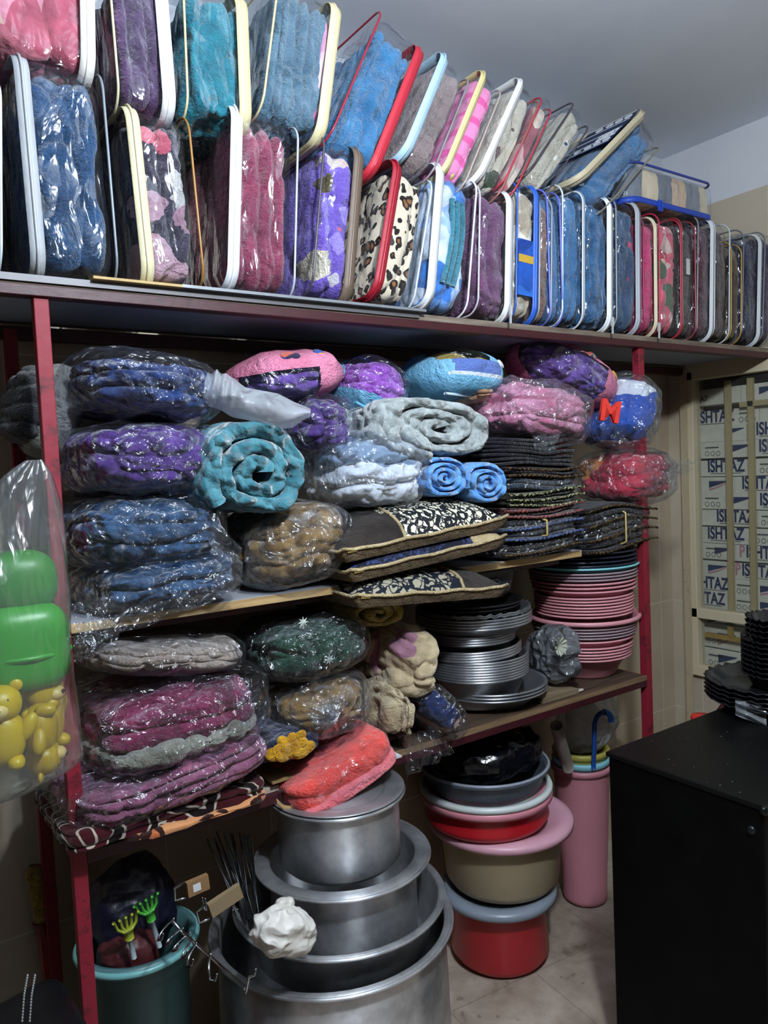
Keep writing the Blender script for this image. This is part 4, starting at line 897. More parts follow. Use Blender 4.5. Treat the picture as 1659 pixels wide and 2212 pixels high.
for k, y in enumerate((488, 466)):
    basin('baking_tray', '%s flat black tray on top of the metal stack' % ('lower', 'upper')[k], 'tray', SX-.02+.01*k, SY, zof(y)+.012-.022, .145, .022, .12, BLK, .006, .014, group='metal stack on the lower right shelf')
# dark rectangular tub on top
dt = thing('dark_tub', 'dark grey rectangular tub on top of the metal stack below the cushion packs', 'tub', (SX-.035, SY-.0, zof(466)+.013))
V, F = rbox((.125, .10, .05), .03, 14); k = (V[:, 2]+.05)/.1; V[:, :2] *= (.84+.16*k)[:, None]; mesh('body', V+[0, 0, .05], F, plast('#2b3138', .4), dt)
V, F = tube(np.array([(x, y, .098) for x, y in [(-.125+.25*t, -.10) for t in np.linspace(0, 1, 8)]+[(.125, -.10+.2*t) for t in np.linspace(.1, 1, 7)]+[(.125-.25*t, .10) for t in np.linspace(.1, 1, 7)]+[(-.125, .1-.2*t) for t in np.linspace(.1, .9, 6)]]), .005, 6, True); mesh('rim', V, F, plast('#2b3138', .4), dt)
MB().box(-.04, .04, -.105, -.098, .03, .034).box(-.04, .04, -.105, -.098, .06, .064).box(-.04, -.036, -.105, -.098, .03, .064).box(.036, .04, -.105, -.098, .03, .064).build('raised_panel', plast('#2b3138', .4), dt)

# big aluminium pots under the left shelf
AL = alum('#e6e7ea', .36, .88, .8)
def pot(label, px, Y, ztop, r, rb, h, lipw, wall=.003, name='aluminium_pot', lid=False, cat='pot', group='aluminium pots'):
    x = px; z0 = ztop-h
    root = thing(name, label, cat, (x, Y, z0), group=group)
    pr = [(0, 0), (rb-.012, 0), (rb, .012), (rb+(r-lipw-rb)*.95, h-.006), (r-lipw, h-.003), (r-.003, h-.006), (r, h-.003), (r-.002, h), (r-lipw, h+.001), (r-lipw-wall, h-.005), (rb-wall, .014), (rb-.014, wall), (0, wall)]
    V, F = lathe(pr, 96); mesh('body', V, F, AL, root)
    V, F = tube(np.array([((r-.002)*math.cos(a), (r-.002)*math.sin(a), h-.003) for a in np.linspace(0, 2*math.pi, 96, endpoint=False)]), .004, 6, True); mesh('rolled_rim', V, F, AL, root)
    if lid:
        pr = [(0, .004), (.05, .005), (.055, .002), (r*.62, .001), (r*.68, -.004), (r*.9, -.001), (r*.99, .002), (r*1.0, .0), (r*.9, -.004), (0, -.002)]
        V, F = lathe(pr, 96); mesh('lid', V+[0, 0, h+.004], F, alum('#c4c6ca', .4, .5, .8), root)
    return root
PXC = 735
YP = 1.49
pot('huge aluminium cauldron standing on the floor under all the other pots', .833, YP, .481, .277, .266, .481, .018)
pot('wide shallow aluminium basin resting in the mouth of the cauldron', .856, YP, .527, .243, .200, .115, .014, name='aluminium_basin', cat='basin')
pot('medium aluminium pot with flat rim standing in the wide basin', .869, YP, .621, .203, .168, .200, .034)
pot('topmost tall aluminium pot with a flat lid', .864, YP, .770, .155, .139, .158, .014, lid=True)

# floor stack of plastic tubs
TX, TY = 1.555, 1.70
pt = ppm((TX, TY, .3))
def tub(name, label, cat, z, r, h, rb, mat, lip=.014, lipw=.018, lidmat=None, rx=0, group=None, extra=None, dx=0, lidr=1.02):
    root = thing(name, label, cat, (TX+dx, TY, z), group=group)
    pr = [(0, 0), (rb-.030, 0), (rb-.008, .010), (rb+.006, .030), (r-lipw-.006, h-lip*2.2), (r-lipw, h-lip), (r-.002, h-lip), (r, h-lip*.5), (r-.003, h), (r-lipw, h), (r-lipw-.004, h-lip*1.5), (rb-.004, .040), (rb-.03, .006), (0, .006)]
    V, F = lathe(pr, 80); mesh('body', V, F, mat, root)
    if lidmat:
        q = r*lidr; pr = [(0, .006), (q*.74, .006), (q*.78, .014), (q*.90, .017), (q*.985, .010), (q, .003), (q, -.008), (q*.985, -.009), (q*.98, 0), (q*.75, .001), (0, .001)]
        V, F = lathe(pr, 80); mesh('lid', V+[0, 0, h+.002], F, lidmat, root)
    return root
REDP = plast('#c01f2a', .35); BEIGE = plast('#b3a283', .45); GREYL = plast('#8a929e', .35); PINKL = plast('#dba4b4', .38); WHT = plast('#d4dad8', .35)
GT = 'plastic tub stack on the floor'
tub('plastic_tub', 'red plastic tub with grey lid standing on the floor', 'tub', 0, .162, .205, .143, REDP, lidmat=GREYL, lidr=1.09, dx=-.02)
tub('plastic_tub', 'large beige plastic tub with wide pink lid', 'tub', .226, .208, .192, .165, BEIGE, lidmat=PINKL, lidr=1.055)
tub('plastic_basin', 'red plastic basin with a pink rim on the lid of the beige tub', 'basin', .432, .192, .088, .180, REDP, lidmat=plast('#d98a98', .38), lidr=1.03, dx=-.055)
tub('plastic_basin', 'white rimmed plastic basin above the red one', 'basin', .505, .199, .045, .150, WHT, lip=.016, dx=-.055)
co = tub('colander', 'dark grey plastic colander holding a black bag on top of the tub stack', 'colander', .530, .194, .078, .165, plast('#4c525c', .4, .5), lip=.008, lipw=.012, dx=-.057)
V, F = tube(np.array([(.190*math.cos(a), .190*math.sin(a), .080) for a in np.linspace(0, 2*math.pi, 72, endpoint=False)]), .005, 6, True); mesh('rim', V, F, plast('#8d93a0', .35), co)
def lumpbag(name, label, cat, c, half, mat, amp=.02, p=2.4, rot=(0, 0, 0), f=12, n=40):
    V, F = crumple(half, p, n, amp, nseed(), f); V = V@rotm(*rot).T
    o = mesh(name, V+[0, 0, half[2]], F, mat, None, True, (c[0], c[1], c[2]-half[2])); return tag(o, label, cat)
BKB = plast('#0c0c12', .22, .3)
lumpbag('black_bag', 'crumpled glossy black plastic bag lying in the colander', 'bag', (TX-.06, TY, .652), (.160, .145, .062), BKB, .022)

# pink bin with the smaller bins nested in its mouth
PBX, PBY = 1.965, 1.735
def bin_(label, z, r, h, rb, mat, group='nested bins'):
    root = thing('waste_bin', label, 'bin', (PBX, PBY, z), group=group)
    pr = [(0, 0), (rb-.01, 0), (rb, .008), (rb+.003, .02), (rb+.001, .024), (r-.008, h-.03), (r-.007, h-.022), (r, h-.018), (r+.002, h-.006), (r-.002, h), (r-.010, h), (r-.012, h-.02), (rb-.004, .012), (0, .004)]
    V, F = lathe(pr, 72); mesh('body', V, F, mat, root); return root
bin_('tall pink plastic bin standing on the floor beside the black cabinet', 0, .100, .475, .072, plast('#c07f8a', .42))
bin_('pale cyan plastic bin nested in the pink bin', .030, .096, .470, .068, plast('#86c4d2', .4))
bin_('olive yellow plastic bin nested uppermost in the pink bin', .060, .094, .470, .066, plast('#a9a04a', .4))
o = lumpbag('plastic_sack', 'pale printed plastic sack stuffed in the nested bins', 'bag', (PBX+.05, PBY+.02, .62), (.105, .085, .115), film(.7, '#f0e8dc', 9, .6, .3, .03), .02)
tt = np.linspace(0, 1, 26)
P = np.stack([.002+.05*np.clip((tt-.4)*2, 0, 1)*0+np.where(tt < .5, 0, .036-.036*np.cos((tt-.5)*2*math.pi*1.05)), np.zeros(26)-.02*tt, np.where(tt < .5, tt*.30, .15+.034*np.sin((tt-.5)*2*math.pi*1.05))], 1)
um = thing('umbrella_handle', 'blue curved umbrella handle sticking out of the nested bins', 'umbrella', (PBX-.045, PBY-.09, .49))
V, F = tube(P, .0075, 8); mesh('hook', V, F, plast('#1c4a9a', .3), um)
V, F = tube(P[-7:], .0105, 8); mesh('tip', V, F, plast('#2a7ae0', .3), um)
p = at(1205, 1580, 1.62); q = at(1222, 1640, 1.66); d_ = (q-p)/np.linalg.norm(q-p)
V, F = tube(np.array([p-d_*.03, p, q, q+d_*.05])-q, .019, 14); o = mesh('cardboard_tube', V, F, plain('#8d857c', .8), None, True, tuple(q)); tag(o, 'grey cardboard tube leaning in the nested bins', 'tube')
lumpbag('gathered_bag', 'knotted grey plastic bag squeezed between the metal bowls and the pink basins', 'bag', at(1192, 1410, 1.60), (.045, .09, .075), film(.25, '#7a838a', 12, 1., .2), .022, 2.6, f=18)
# frill of that bag
o_ = at(1205, 1395, 1.505); m_ = MB()
for k in range(9):
    a = k/9*2*math.pi; V, F = tail((0, 0, 0), (.026*math.cos(a), -.012, .026*math.sin(a)), .004, .022, (-math.sin(a), .4, math.cos(a)), 2, .003, 6, 8); m_.add(V, F)
o = m_.build('bag_knot', plain('#a9ac9c', .5), None, True, tuple(o_)); tag(o, 'frilled pale knot of the grey bag beside the metal bowls', 'bag knot')
o.parent = bpy.data.objects['gathered_bag']; o.location = Vector(o_)-Vector(bpy.data.objects['gathered_bag'].location)
del o['label'], o['category']

# ------------------------------------------------------------------ lower left shelf
GL = 'bedding on the lower left shelf'
MARO = scroll('#3a0c14', '#a49a8c', '#140a0c', 11)
pb = bundle('patterned_blanket', 'dark red and black blanket with white scroll print spread on the lower left shelf', 'blanket', (112, 1715, 545, 1838), 1.62, .19, MARO, None, L=2, amp=.008, lump=.008, p=7, floor=.8145, group=GL,
       extra=lambda root, H, R3, up, C: [mesh('leopard_fold', *(lambda V, F: (V+up+[H[0]*.20, -.012, -H[2]*.60], F))(*folded(H*[.74, .97, .38], 6, 22, 2, 1, .004, .006, nseed())), leopard('#c88a5c', '#b8663c', '#2c120e', 20), root)], pn=1.5)
bundle('bagged_blanket', 'dusty mauve folded blanket in clear plastic on the patterned blanket', 'blanket', (135, 1608, 556, 1745), 1.60, .19, fabric('#a8607c', '#6c3850', 6), L=4, amp=.02, rot=(0, -7, 0), group=GL, p=4)
pg = bundle('bagged_blanket', 'maroon blanket above a grey green one together in a clear bag', 'blanket', (172, 1468, 545, 1640), 1.60, .19, fabric('#8a2c52', '#531630', 6), L=3, amp=.018, rot=(0, -3, 0), group=GL, p=3.6, wp=4, inner=.88,
       extra=lambda root, H, R3, up, C: [mesh('grey_green_blanket', *(lambda V, F: ((V+[0, -.008, -H[2]*.55])@R3.T+up, F))(*folded(H*[.93, .95, .40], 3.2, 26, 0, 7, .012, .012, nseed(), .6)), fabric('#a3a08c', '#6e6c5c', 8), root)],
       tails=[((520, 1530, 1.43), (560, 1500, 1.42), .08, .07, (0, 0, 1), 3, .012)])
bundle('bagged_blanket', 'beige fleece blanket in dull plastic at the top of the lower left pile', 'blanket', (165, 1362, 502, 1470), 1.64, .19, fabric('#b7a594', '#8c7a6a', 6), WRAP, L=3, amp=.012, rot=(0, 8, 0), group=GL, crk=.006, tails=[((200, 1400, 1.50), (145, 1400, 1.52), .05, .05, (0, 0, 1), 2, .008)])
STAR = plain('#b9c4b8', .6)
def stars(root, H, R3, up, C):
    for (px, py) in ((712, 1425), (655, 1345), (597, 1374)):
        q = at(px, py, 1.455)-C+up; m_ = MB(); r_ = .014 if px != 597 else .004
        V = [(0, -.004, 0)]; 
        for k in range(16): a = k*math.pi/8; rr = r_*(1 if k % 2 == 0 else .45); V.append((rr*math.cos(a), 0, rr*math.sin(a)))
        mesh('printed_star', np.array(V)+q, [(0, 1+k, 1+(k+1) % 16) for k in range(16)], STAR, root, False)
bundle('bagged_blanket', 'dark green blanket with pale stars in clear plastic', 'blanket', (508, 1335, 772, 1470), 1.63, .18, fabric('#1f4a34', '#0c2418', 6), WRAP, L=2, amp=.012, group=GL, extra=stars, rot=(0, -4, 0), crk=.008)
gb = bundle('bagged_blanket', 'golden brown fur blanket in clear plastic gathered into a knot', 'blanket', (540, 1458, 776, 1600), 1.62, .18, GOLD, WRAPH, L=2, amp=.016, group=GL, rot=(0, -6, 0), p=2.6)
o_ = at(715, 1548, 1.44); m_ = MB(); cc = np.array(gb.location)
for k in range(14):
    a = k/14*2*math.pi+.1; l_ = random.uniform(.03, .055); V, F = tail((0, -.006, 0), (l_*math.cos(a), .014, l_*math.sin(a)), .006, .030, (-math.sin(a), .2, math.cos(a)), 2, .004, 8, 10); m_.add(V+o_-cc, F)
m_.build('gathered_knot', WRAPH, gb, True)
# sunflower print cloth
sf = thing('printed_cloth', 'navy cloth with big yellow petals between the mauve and coral bags', 'cloth', at(620, 1640, 1.50), group=GL)
V, F = folded((.10, .12, .035), 3.2, 20, 2, 2, .008, .008, nseed()); mesh('navy_cloth', V+[0, .08, .03], F, fabric('#1c2448', '#0e1128', 8), sf)
m_ = MB()
for k in range(15):
    a = random.uniform(-.2, math.pi+.2); q = random.uniform(.2, 1); V, F = soft((.015, .005, .022), 2., 8); V = V@rotm(random.uniform(-20, 20), math.degrees(math.pi/2-a), 0).T; m_.add(V+[-.01+.045*q*math.cos(a), -.045-.006*(1-q), .026+.034*q*math.sin(a)], F)
m_.build('petals', fabric('#d9a41c', '#a8700f', 20), sf, True)
bundle('bagged_blanket', 'coral red blanket in clear plastic at the right end of the lower left shelf', 'blanket', (548, 1602, 824, 1738), 1.58, .17, fabric('#f2564c', '#e04a45', 4), PVC, L=2, amp=.008, lump=.006, rot=(0, -17, 0), group=GL, p=5, crk=.007,
       extra=lambda root, H, R3, up, C: [mesh('pink_blanket', *(lambda V, F: ((V+[0, -.004, -H[2]*.45])@R3.T+up, F))(*folded(H*[.97, .99, .35], 5, 20, 2, 1, .004, .005, nseed())), fabric('#f08088', '#d8606a', 6), root)])
o_ = at(770, 1690, 1.47); o = MB().box(-.10, .07, -.02, .24, 0, .004).build('white_card', plain('#cfd3d4', .6), None, loc=(.955, 1.475, .8145)); tag(o, 'white card sheet under the coral blanket at the shelf edge', 'card')
V = np.array([(-.04, -.03, 0), (.035, -.03, .0), (.035, -.034, -.018), (.0, -.036, -.034), (-.04, -.034, -.02)])
o = mesh('paper_flap', V, [(0, 1, 2, 3, 4)], plain('#cfd3d4', .6), None, False, (.925, 1.487, .8135)); o.modifiers.new('s', 'SOLIDIFY').thickness = .0012; tag(o, 'folded white paper flap hanging over the shelf edge above the tall pot', 'paper')
hb = thing('paper_bag', 'paper bag with beige loop handles hanging from the shelf edge over the tall pot', 'bag', at(650, 1735, 1.47)); cc = np.array(hb.location)
for (pts, nm) in (([(600, 1738), (615, 1752), (650, 1755), (680, 1745), (700, 1722), (703, 1690)], 'handle'),):
    P = np.array([at(x, y, 1.465) for x, y in pts])-cc; t_ = np.linspace(0, len(P)-1, 30); P = np.stack([np.interp(t_, range(len(P)), P[:, k]) for k in range(3)], 1)
    V = np.stack([P, P+[0, .003, .012]], 1).reshape(-1, 3); o = mesh(nm, V, grid_faces(30, 2), plain('#a8875a', .7), hb); o.modifiers.new('s', 'SOLIDIFY').thickness = .002
MB().box(-.055, .055, .022, .2, .05, .055).build('body', plain('#9a7c52', .8), hb)
# yellow roll, cream fleece, navy bag
CRM = floral(('#cdbb9a', '#c4b08e', '#cdbb9a', '#a8788c', '#cdbb9a', '#bfa985'), 7, .1)
roll('rolled_towel', 'rolled pale yellow towel above the cream fleece', 'towel', (748, 1290, 882, 1362), 1.50, .30, 2.2, fabric('#b8a04e', '#8c7630', 8), (0, 8, 0), .85, .2, .006, sq=2.2)
bundle('fleece_blanket', 'cream fleece blanket with mauve patches bulging at the end of the lower left shelf', 'blanket', (758, 1352, 942, 1525), 1.60, .17, CRM, None, L=2, amp=.012, lump=.016, p=3.2, group=GL, rot=(0, 5, 0))
bundle('fleece_blanket', 'crumpled cream fleece hanging below the mauve patched one', 'blanket', (765, 1480, 898, 1615), 1.56, .13, fabric('#c8b795', '#9c8a6c', 8), None, L=3, ax=0, amp=.014, lump=.02, p=2.8, group=GL, rot=(0, 10, 0))
bundle('fleece_blanket', 'dark mauve cloth squeezed under the cream fleece beside the coral bag', 'blanket', (772, 1560, 872, 1650), 1.60, .12, fabric('#6c3a4e', '#42202e', 8), None, L=3, amp=.014, lump=.02, floor=.8145, group=GL)
bundle('bagged_blanket', 'navy blanket with a peach print in a clear bag leaning beside the metal stack', 'blanket', (850, 1478, 982, 1612), 1.56, .13, floral(('#24386a', '#1c2c58', '#24386a', '#c89a80', '#1c2c58'), 6), WRAP, L=1, rot=(0, -38, 0), group=GL, crk=.01, tails=[((905, 1585, 1.44), (925, 1655, 1.43), .10, .15, (1, 0, .2), 3, .014)])

# ------------------------------------------------------------------ left side
tg = thing('toy_bag', 'long clear plastic bag of toys hanging beside the left post', 'bag', at(108, 1000, 1.47)); cc = np.array(tg.location)
n1, n2 = 44, 48; V = []
zt_ = at(108, 995, 1.47)[2]; zb2 = at(60, 1715, 1.40)[2]; sd0 = nseed()
for i in range(n1):
    u = i/(n1-1); z = zt_+(zb2-zt_)*u
    wx = .012+.135*min(1, u/.42)**.8; wy = .010+.075*min(1, u/.45); 
    if u > .93: k = (1-u)/.07; wx *= max(.05, k**.4); wy *= max(.05, k**.4)
    cxx = .255-.105*min(1, u/.42); 
    for j in range(n2):
        a = 2*math.pi*j/n2; pl = 1+.12*(1-min(1, u/.6))*math.sin(a*9)+.03*math.sin(a*5+u*9)
        V.append((cxx+wx*math.cos(a)*pl, 1.41+wy*math.sin(a)*pl, z))
V = np.array(V)-cc
mesh('bag_film', V, grid_faces(n1, n2, False, True), film(.10, '#eef4f0', 9, .7, .16, .05, 2.3, (1, 1, .25)), tg)
def toy(label, c, s, mat, rotz=0, ears=True, muzzle=True, tip=0):
    root = thing('toy_figure', label, 'toy', (c[0], c[1], c[2]-s if not tip else c[2]+s), (0, math.radians(tip), math.radians(rotz)))
    Q = []
    m_ = MB(); V, F = soft((s*.62, s*.5, s*.75), 2.3, 16); m_.add(V+[0, 0, s*.75], F)
    V, F = soft((s*.58, s*.52, s*.5), 2.2, 16); m_.add(V+[0, -s*.04, s*1.68], F); m_.build('body', mat, root, True)
    if ears:
        for sx in (-1, 1):
            V, F = soft((s*.17, s*.09, s*.17), 2., 8); mesh('ear', V+[sx*s*.45, 0, s*2.12], F, mat, root)
    if muzzle:
        V, F = soft((s*.26, s*.2, s*.2), 2., 10); mesh('muzzle', V+[0, -s*.5, s*1.58], F, plast('#e0c27a', .4), root)
        V, F = soft((s*.08, s*.05, s*.06), 2., 8); mesh('nose', V+[0, -s*.69, s*1.64], F, plast('#2a211c', .3), root)
        for sx in (-1, 1):
            V, F = soft((s*.05, s*.04, s*.06), 2., 8); mesh('eye', V+[sx*s*.24, -s*.46, s*1.84], F, plast('#2a211c', .3), root)
    for sx in (-1, 1):
        V, F = soft((s*.2, s*.2, s*.42), 2.2, 8); V = V@rotm(0, sx*28, 0).T; mesh('arm', V+[sx*s*.66, -s*.08, s*.95], F, mat, root)
        V, F = soft((s*.22, s*.3, s*.2), 2.2, 8); mesh('foot', V+[sx*s*.34, -s*.25, s*.12], F, mat, root)
    return root
GRT = plast('#2f9422', .35); YLT = plast('#c8a60c', .4)
c = at(52, 1395, 1.43)
root = thing('toy_figure', 'bright green plastic toy in the upper part of the hanging bag', 'toy', (c[0], c[1], c[2]-.075))
V, F = soft((.072, .055, .075), 3.4, 18); mesh('body', V+[0, 0, .075], F, GRT, root)
V, F = soft((.058, .045, .055), 2.6, 16); mesh('head', V+[.004, .01, .185], F, plast('#2b7d22', .4), root)
V, F = tube(np.array([(.073*math.cos(a), .057*math.sin(a), .062) for a in np.linspace(0, 2*math.pi, 40, endpoint=False)]), .005, 6, True); mesh('seam', V, F, GRT, root)
toy('yellow bear shaped toy at the right of the hanging bag', at(92, 1540, 1.435), .062, YLT, 45)
toy('yellow bear shaped toy cut by the left photo edge in the hanging bag', at(0, 1575, 1.385), .062, YLT, -10)
toy('upside down yellow bear shaped toy at the bottom of the hanging bag', at(88, 1590, 1.40), .056, plast('#b8940a', .4), 70, tip=180)
# dark roll poking out past the left post
dr = thing('cloth_roll', 'dark grey rolled cloth with a pale end poking out behind the left post', 'cloth', at(75, 950, 1.72)); cc = np.array(dr.location)
c = at(62, 880, 1.70); V, F = folded((.055, .10, .085), 2.6, 20, 2, 4, .010, .008, nseed()); mesh('dark_cloth', V@rotm(0, 18, 0).T+c-cc, F, fabric('#3c3d42', '#222226', 8), dr)
c = at(112, 890, 1.70); V, F = soft((.055, .09, .10), 2.6, 16); mesh('pale_end', V@rotm(0, 20, 0).T+c-cc, F, fabric('#8d8d8a', '#6c6c68', 8), dr)
c = at(85, 955, 1.70); V, F = crumple((.035, .05, .022), 2.3, 14, .012, 4); mesh('strap', V+c-cc, F, fabric('#2c2431', '#171319', 8), dr)
# yellow and red broom
bm = thing('broom', 'yellow wicker broom with red handle leaning on the back wall behind the left post', 'broom', (at(100, 2100, 1.86)[0], 1.855, 0)); 
zt_ = at(92, 1862, 1.86)[2]; zm_ = at(95, 1985, 1.86)[2]
V, F = tube(np.array([(-.014, 0, zt_), (-.013, 0, zt_-.01), (-.004, 0, zm_)]), [.008, .020, .016], 14); V = V+((ridge(V*[1, 1, 3], 40, 3, 2)-.5)*.006)[:, None]; mesh('bristles', V, F, fabric('#a08432', '#5f4a18', 60), bm)
V, F = tube(np.array([(-.004, 0, zm_), (.0, 0, zm_-.04), (.014, 0, 0.0)]), [.018, .014, .012], 12); mesh('handle', V, F, plast('#7a2418', .4), bm)
# black bag in the corner
bb = thing('luggage_bag', 'black soft luggage bag with stitched zip in the lower left corner', 'bag', (.02, 1.36, 0)); cc = np.array(bb.location)
V, F = rbox((.25, .20, .265), .05, 26); k = V[:, 0]/.25; V[:, 2] += (k*.055)*(V[:, 2] > 0); N = vnorm(V, F); V += N*((fbm(V, 8, 12, 3)-.5)*.02)[:, None]
mesh('body', V+[0, 0, .265], F, plast('#0d0d10', .45, .2, .3), bb)
for off in (0, .018):
    P = np.array([at(48+off*900, 2205, 1.155), at(52+off*900, 2150, 1.155), at(60+off*900, 2105, 1.157)])-cc; t_ = np.linspace(0, 2, 34); P = np.stack([np.interp(t_, range(3), P[:, k]) for k in range(3)], 1); m_ = MB()
    for i in range(0, 34, 2): m_.add(*soft((.0016, .0016, .0026), 2, 4)) if False else m_.add(soft((.0014, .0016, .0024), 2, 4)[0]+P[i], soft((.0014, .0016, .0024), 2, 4)[1])
    m_.build('stitching', plain('#8a8a8c'), bb, True)
# teal waste bin with toys and dark bag
TBX, TBY = .425, 1.60
tb_ = thing('waste_bin', 'teal grey plastic bin standing on the floor beneath the lower left shelf', 'bin', (TBX, TBY, 0))
r_, rb_, h_ = .118, .088, .545
pr = [(0, 0), (rb_, 0), (rb_+.004, .01), (r_-.016, h_-.055), (r_-.008, h_-.050), (r_-.006, h_-.02), (r_+.002, h_-.015), (r_+.004, h_-.004), (r_-.002, h_), (r_-.012, h_-.002), (r_-.02, h_-.05), (rb_-.002, .012), (0, .006)]
V, F = lathe(pr, 72); mesh('body', V, F, plast('#4c7074', .4), tb_)
V, F = tube(np.array([((r_+.003)*math.cos(a), (r_+.003)*math.sin(a), h_-.010) for a in np.linspace(0, 2*math.pi, 72, endpoint=False)]), .007, 8, True); mesh('rim', V, F, plast('#6fa8a8', .35), tb_)
lumpbag('black_bag', 'dark navy crumpled bag rising out of the teal bin', 'bag', (TBX-.0, TBY+.03, .60), (.085, .065, .085), plast('#15152a', .4, .3), .02, 2.4)
lumpbag('red_bag', 'dull red plastic bag inside the teal bin', 'bag', (TBX-.03, TBY-.035, .535), (.055, .045, .045), plast('#4a1c20', .5, .3), .015, 2.4)
def rake(label, ptop, pbot, Y, mat):
    A = at(ptop[0], ptop[1], Y); B = at(pbot[0], pbot[1], Y); root = thing('toy_rake', label, 'toy', tuple(B)); d_ = A-B; L_ = np.linalg.norm(d_); d_ /= L_
    sd = np.cross(d_, [0, 1, 0]); sd /= np.linalg.norm(sd); V, F = tube(np.array([[0, 0, 0], d_*L_*.72]), .005, 8); mesh('handle', V, F, plast('#8d9aa0', .3), root)
    m_ = MB(); hd = d_*L_*.72; m_.tube(np.array([hd-d_*.006, hd+d_*.012]), .009, 8)
    for k in range(-2, 3): m_.tube(np.array([hd+d_*.010+sd*.003*k, hd+d_*.022+sd*.009*k, hd+d_*.040+sd*.011*k, hd+d_*.044+sd*.012*k+[0, -.008, 0]]), .0032, 6)
    m_.build('fork_head', mat, root, True)
rake('green toy rake standing in the teal bin', (318, 1957), (345, 2045), 1.50, plast('#3f9a30', .35))
rake('yellow green toy rake standing in the teal bin', (275, 2003), (290, 2070), 1.49, plast('#8f9a28', .35))
# chrome rail with hooks
CHR = plain('#c9ccd2', .18, 1.)
rl = thing('hook_rail', 'chrome wire rail of hooks hanging between the teal bin and the cauldron', 'hook rail', at(345, 1965, 1.42)); cc = np.array(rl.location)
P0 = at(395, 2015, 1.40)-cc; P1 = at(530, 2135, 1.22)-cc; V, F = tube(np.array([at(372, 1990, 1.43)-cc, P0, (P0+P1)/2, P1]), .0035, 8); mesh('rail', V, F, CHR, rl)
for (bx, by, tx, ty, Y, sgn) in ((375, 1985, 340, 2032, 1.43, 1), (395, 2005, 358, 2040, 1.41, 1), (410, 2015, 372, 2055, 1.40, 1), (418, 2030, 392, 2070, 1.37, 1), (424, 2038, 404, 2088, 1.36, 1), (455, 2062, 455, 2120, 1.31, 1), (530, 2140, 538, 2110, 1.22, -1)):
    A = at(bx, by, Y)-cc; B = at(tx, ty, Y-.03)-cc; m_ = (A+B)/2+np.array([-.012, -.015, .014*sgn]); t_ = np.linspace(0, 1, 14)[:, None]
    P = A*(1-t_)**2+2*m_*t_*(1-t_)+B*t_**2; e = P[-1]; P = np.vstack([P, e+[.006, -.008, .004], e+[.008, -.012, .016]])
    V, F = tube(P, .0022, 6); mesh('hook', V, F, CHR, rl)
# hanger packs with cardboard tops and a bundle of dark wires
wb = thing('wire_bundle', 'bundle of dark metal skewers standing in the wide basin beside the pots', 'skewers', at(545, 2010, 1.45)); cc = np.array(wb.location); random.seed(3)
DRK = plain('#3a3b3d', .35, .8)
for k in range(20):
    t = k/19; A = at(450+95*t+random.uniform(-6, 6), 1795+30*random.random(), 1.52+.06*random.random()); B = at(525+40*t+random.uniform(-10, 10), 1960+55*t+20*random.random(), 1.44)
    V, F = tube(np.array([A, (A+B)/2+np.array([.004*random.uniform(-1, 1), 0, 0]), B])-cc, .0018, 5); mesh('rod', V, F, DRK, wb)
def hangpack(label, pts, Y, mat):
    A = at(*pts[0], Y); B = at(*pts[1], Y); root = thing('hook_pack', label, 'hook pack', tuple(A)); d_ = B-A; L_ = np.linalg.norm(d_); d_ = d_/L_; up = np.cross(d_, [0, 1, 0]); up /= np.linalg.norm(up); up *= np.sign(up[2])
    m_ = MB(); hh_ = .015; V = [q for x in (0, L_) for s_ in (-1, 1) for q in (d_*x+up*s_*hh_/1, d_*x+up*s_*hh_/1+np.array([0, .012, 0]))]
    mesh('cardboard_header', np.array(V), [(0, 2, 6, 4), (1, 5, 7, 3), (0, 4, 5, 1), (2, 3, 7, 6), (0, 1, 3, 2), (4, 6, 7, 5)], mat, root, False)
    P = [d_*-.002+up*.018, d_*-.024+up*.014, d_*-.026-up*.01, d_*-.004-up*.016]; V, F = tube(np.array(P)+[0, .006, 0], .0028, 6); mesh('wire_loop', V, F, CHR, root)
    V, F = tube(np.array([d_*L_*.6-up*.026, d_*L_*.62-up*.05, d_*L_*.7-up*.055, d_*L_*.72-up*.03])+[0, -.002, 0], .0022, 6); mesh('wire_hook', V, F, CHR, root)
    return root, d_, up, L_
r1, d_, up, L_ = hangpack('hook pack with brown cardboard header and a white sticker by the wires', ((406, 1925), (452, 1905)), 1.47, plain('#8d6a48', .8))
V = np.array([d_*L_*.42+up*.008*s1+d_*.008*s2+np.array([0, -.0008, 0]) for s1, s2 in ((-1, -1), (-1, 1), (1, 1), (1, -1))]); mesh('sticker', V, [(0, 1, 2, 3)], plain('#d8dcdc'), r1, False)
hangpack('folded cardboard hook pack just above the basin rim', ((455, 1970), (522, 1925)), 1.44, plain('#8a7658', .8))
# white crumpled bag in the basin
c = at(612, 2012, 1.29)
wbag = lumpbag('white_bag', 'crumpled white plastic bag lying on the rim of the wide aluminium basin', 'bag', tuple(c), (.060, .034, .034), plast('#d9d4cc', .45, .3), .015, 2.9, (0, 24, 8), 19, 44)
V, F = crumple((.016, .010, .022), 2.0, 16, .012, 9, 30); k = mesh('twisted_neck', V@rotm(0, 25, 0).T+[.014, .024, .058], F, plast('#cfc9c0', .4, .3), wbag)

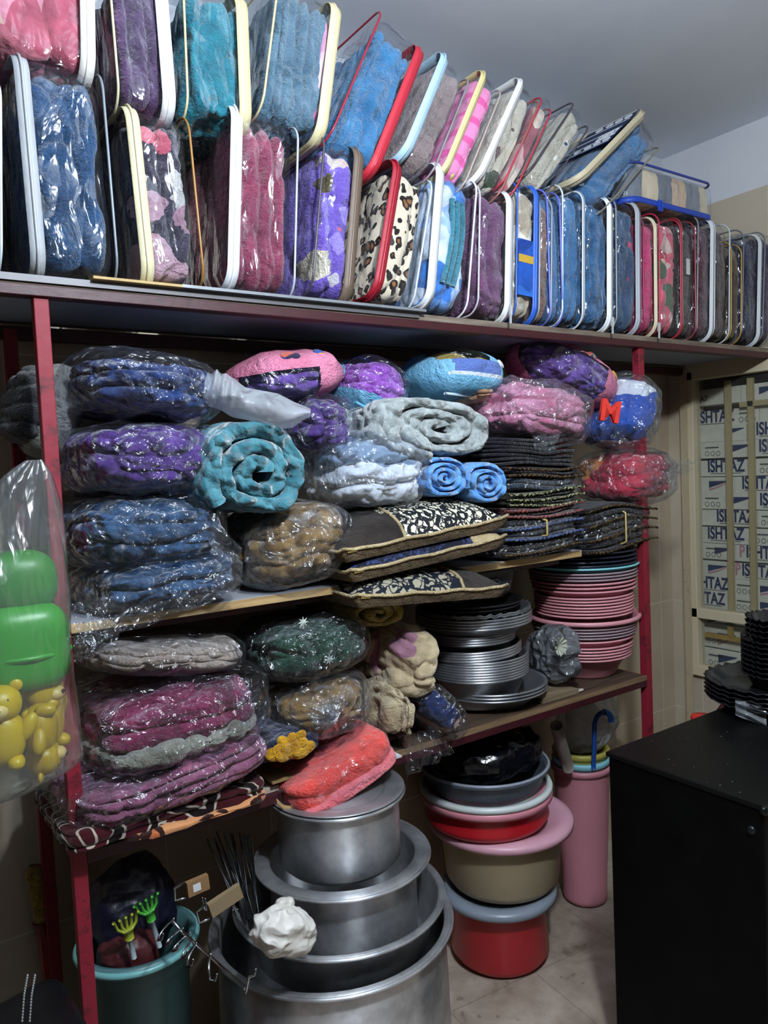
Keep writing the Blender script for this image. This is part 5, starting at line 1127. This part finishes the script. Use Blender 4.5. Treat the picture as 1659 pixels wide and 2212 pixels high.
# ------------------------------------------------------------------ right side
KX, KY0, KY1, KZ = 1.44, .80, 1.19, .80
cb = thing('cabinet', 'black painted cabinet with scuffed top in the lower right corner', 'cabinet', (KX+.45, (KY0+KY1)/2, 0)); bkm = black('#030303', .55, .12)
MB().box(-.45, .45, -.19, .19, 0, KZ-.012).build('body', bkm, cb, bevel=.003)
MB().box(-.455, .455, -.196, .196, KZ-.012, KZ).build('top_panel', black('#050606', .42, .3), cb, bevel=.003)
V, F = soft((.010, .008, .010), 2.2, 10); mesh('corner_cap', V+[-.452, -.192, KZ-.010], F, plain('#2a2b2c', .3, .8), cb)
V, F = lathe([(0, .006), (.007, .006), (.009, .003), (.009, 0)], 20); V = V@rotm(0, -90, 0).T; mesh('lock', V+[-.451, -.165, KZ-.06], F, plain('#3a3b3c', .3, .8), cb)
random.seed(8); m_ = MB()
for k in range(26):
    x, y = random.uniform(-.44, .1), random.uniform(-.18, .18); V, F = soft((random.uniform(.001, .004), random.uniform(.001, .002), .0004), 2, 4); m_.add(V+[x, y, KZ+.0003], F)
m_.build('paint_chips', plain('#4a4c4e'), cb, True)
# fluted baking tins on the cabinet
FT = plast('#1c1d20', .2, 0, .6); GTN = 'fluted baking tins on the cabinet'
TNX, TNY = 2.03, 1.10
zz = KZ+.001
for k in range(5):
    basin('baking_tin', 'wide fluted black tin, %s from the bottom of the pile on the cabinet' % ORD[k].replace('topmost', 'first'), 'baking tin', TNX, TNY, zz+.012*k, .175, .034, .135, FT, .004, .014, group=GTN, flute=44)
for k in range(8):
    basin('baking_tin', 'medium fluted black tin, %s from the bottom of the middle pile on the cabinet' % ORD[k].replace('topmost', 'first'), 'baking tin', TNX+.035, TNY-.01, zz+.055+.0135*k, .108, .040, .082, FT, .004, .010, group=GTN, flute=30)
for k in range(4):
    basin('baking_tin', 'small fluted black tin, %s from the bottom of the top pile on the cabinet' % ORD[k].replace('topmost', 'first'), 'baking tin', TNX+.035, TNY-.01, zz+.165+.015*k, .095, .038, .072, FT, .004, .010, group=GTN, flute=26)
m_ = MB(); V, F = tail((-.10, -.10, .07), (.03, -.16, .062), .10, .12, (.3, 0, 1), 2, .01); m_.add(V, F); V, F = tail((-.19, -.0, .04), (-.15, -.06, .02), .04, .06, (0, 0, 1), 2, .008); m_.add(V, F)
o = m_.build('clear_wrapper', WRAPM, None, True, (TNX, TNY, KZ)); tag(o, 'torn clear wrapper caught between the fluted tins', 'wrapper')
# red capped canister behind the cabinet
c = at(1516, 1545, 1.42); cn_ = thing('canister', 'red capped canister standing behind the black cabinet', 'canister', (c[0], c[1], 0)); zt_ = c[2]
V, F = lathe([(0, 0), (.034, 0), (.036, .01), (.036, zt_-.06), (.030, zt_-.045), (0, zt_-.045)], 40); mesh('body', V, F, plast('#7a1a18', .4), cn_)
V, F = lathe([(.0, zt_-.05), (.033, zt_-.05), (.034, zt_-.004), (.031, zt_), (0, zt_)], 40); mesh('cap', V, F, plast('#e0352a', .35), cn_)
V, F = tube(np.array([(.03, -.01, zt_-.03), (.09, -.02, zt_+.015), (.14, -.03, zt_+.05)]), .010, 8); mesh('lever', V, F, plast('#5a1a18', .4), cn_)
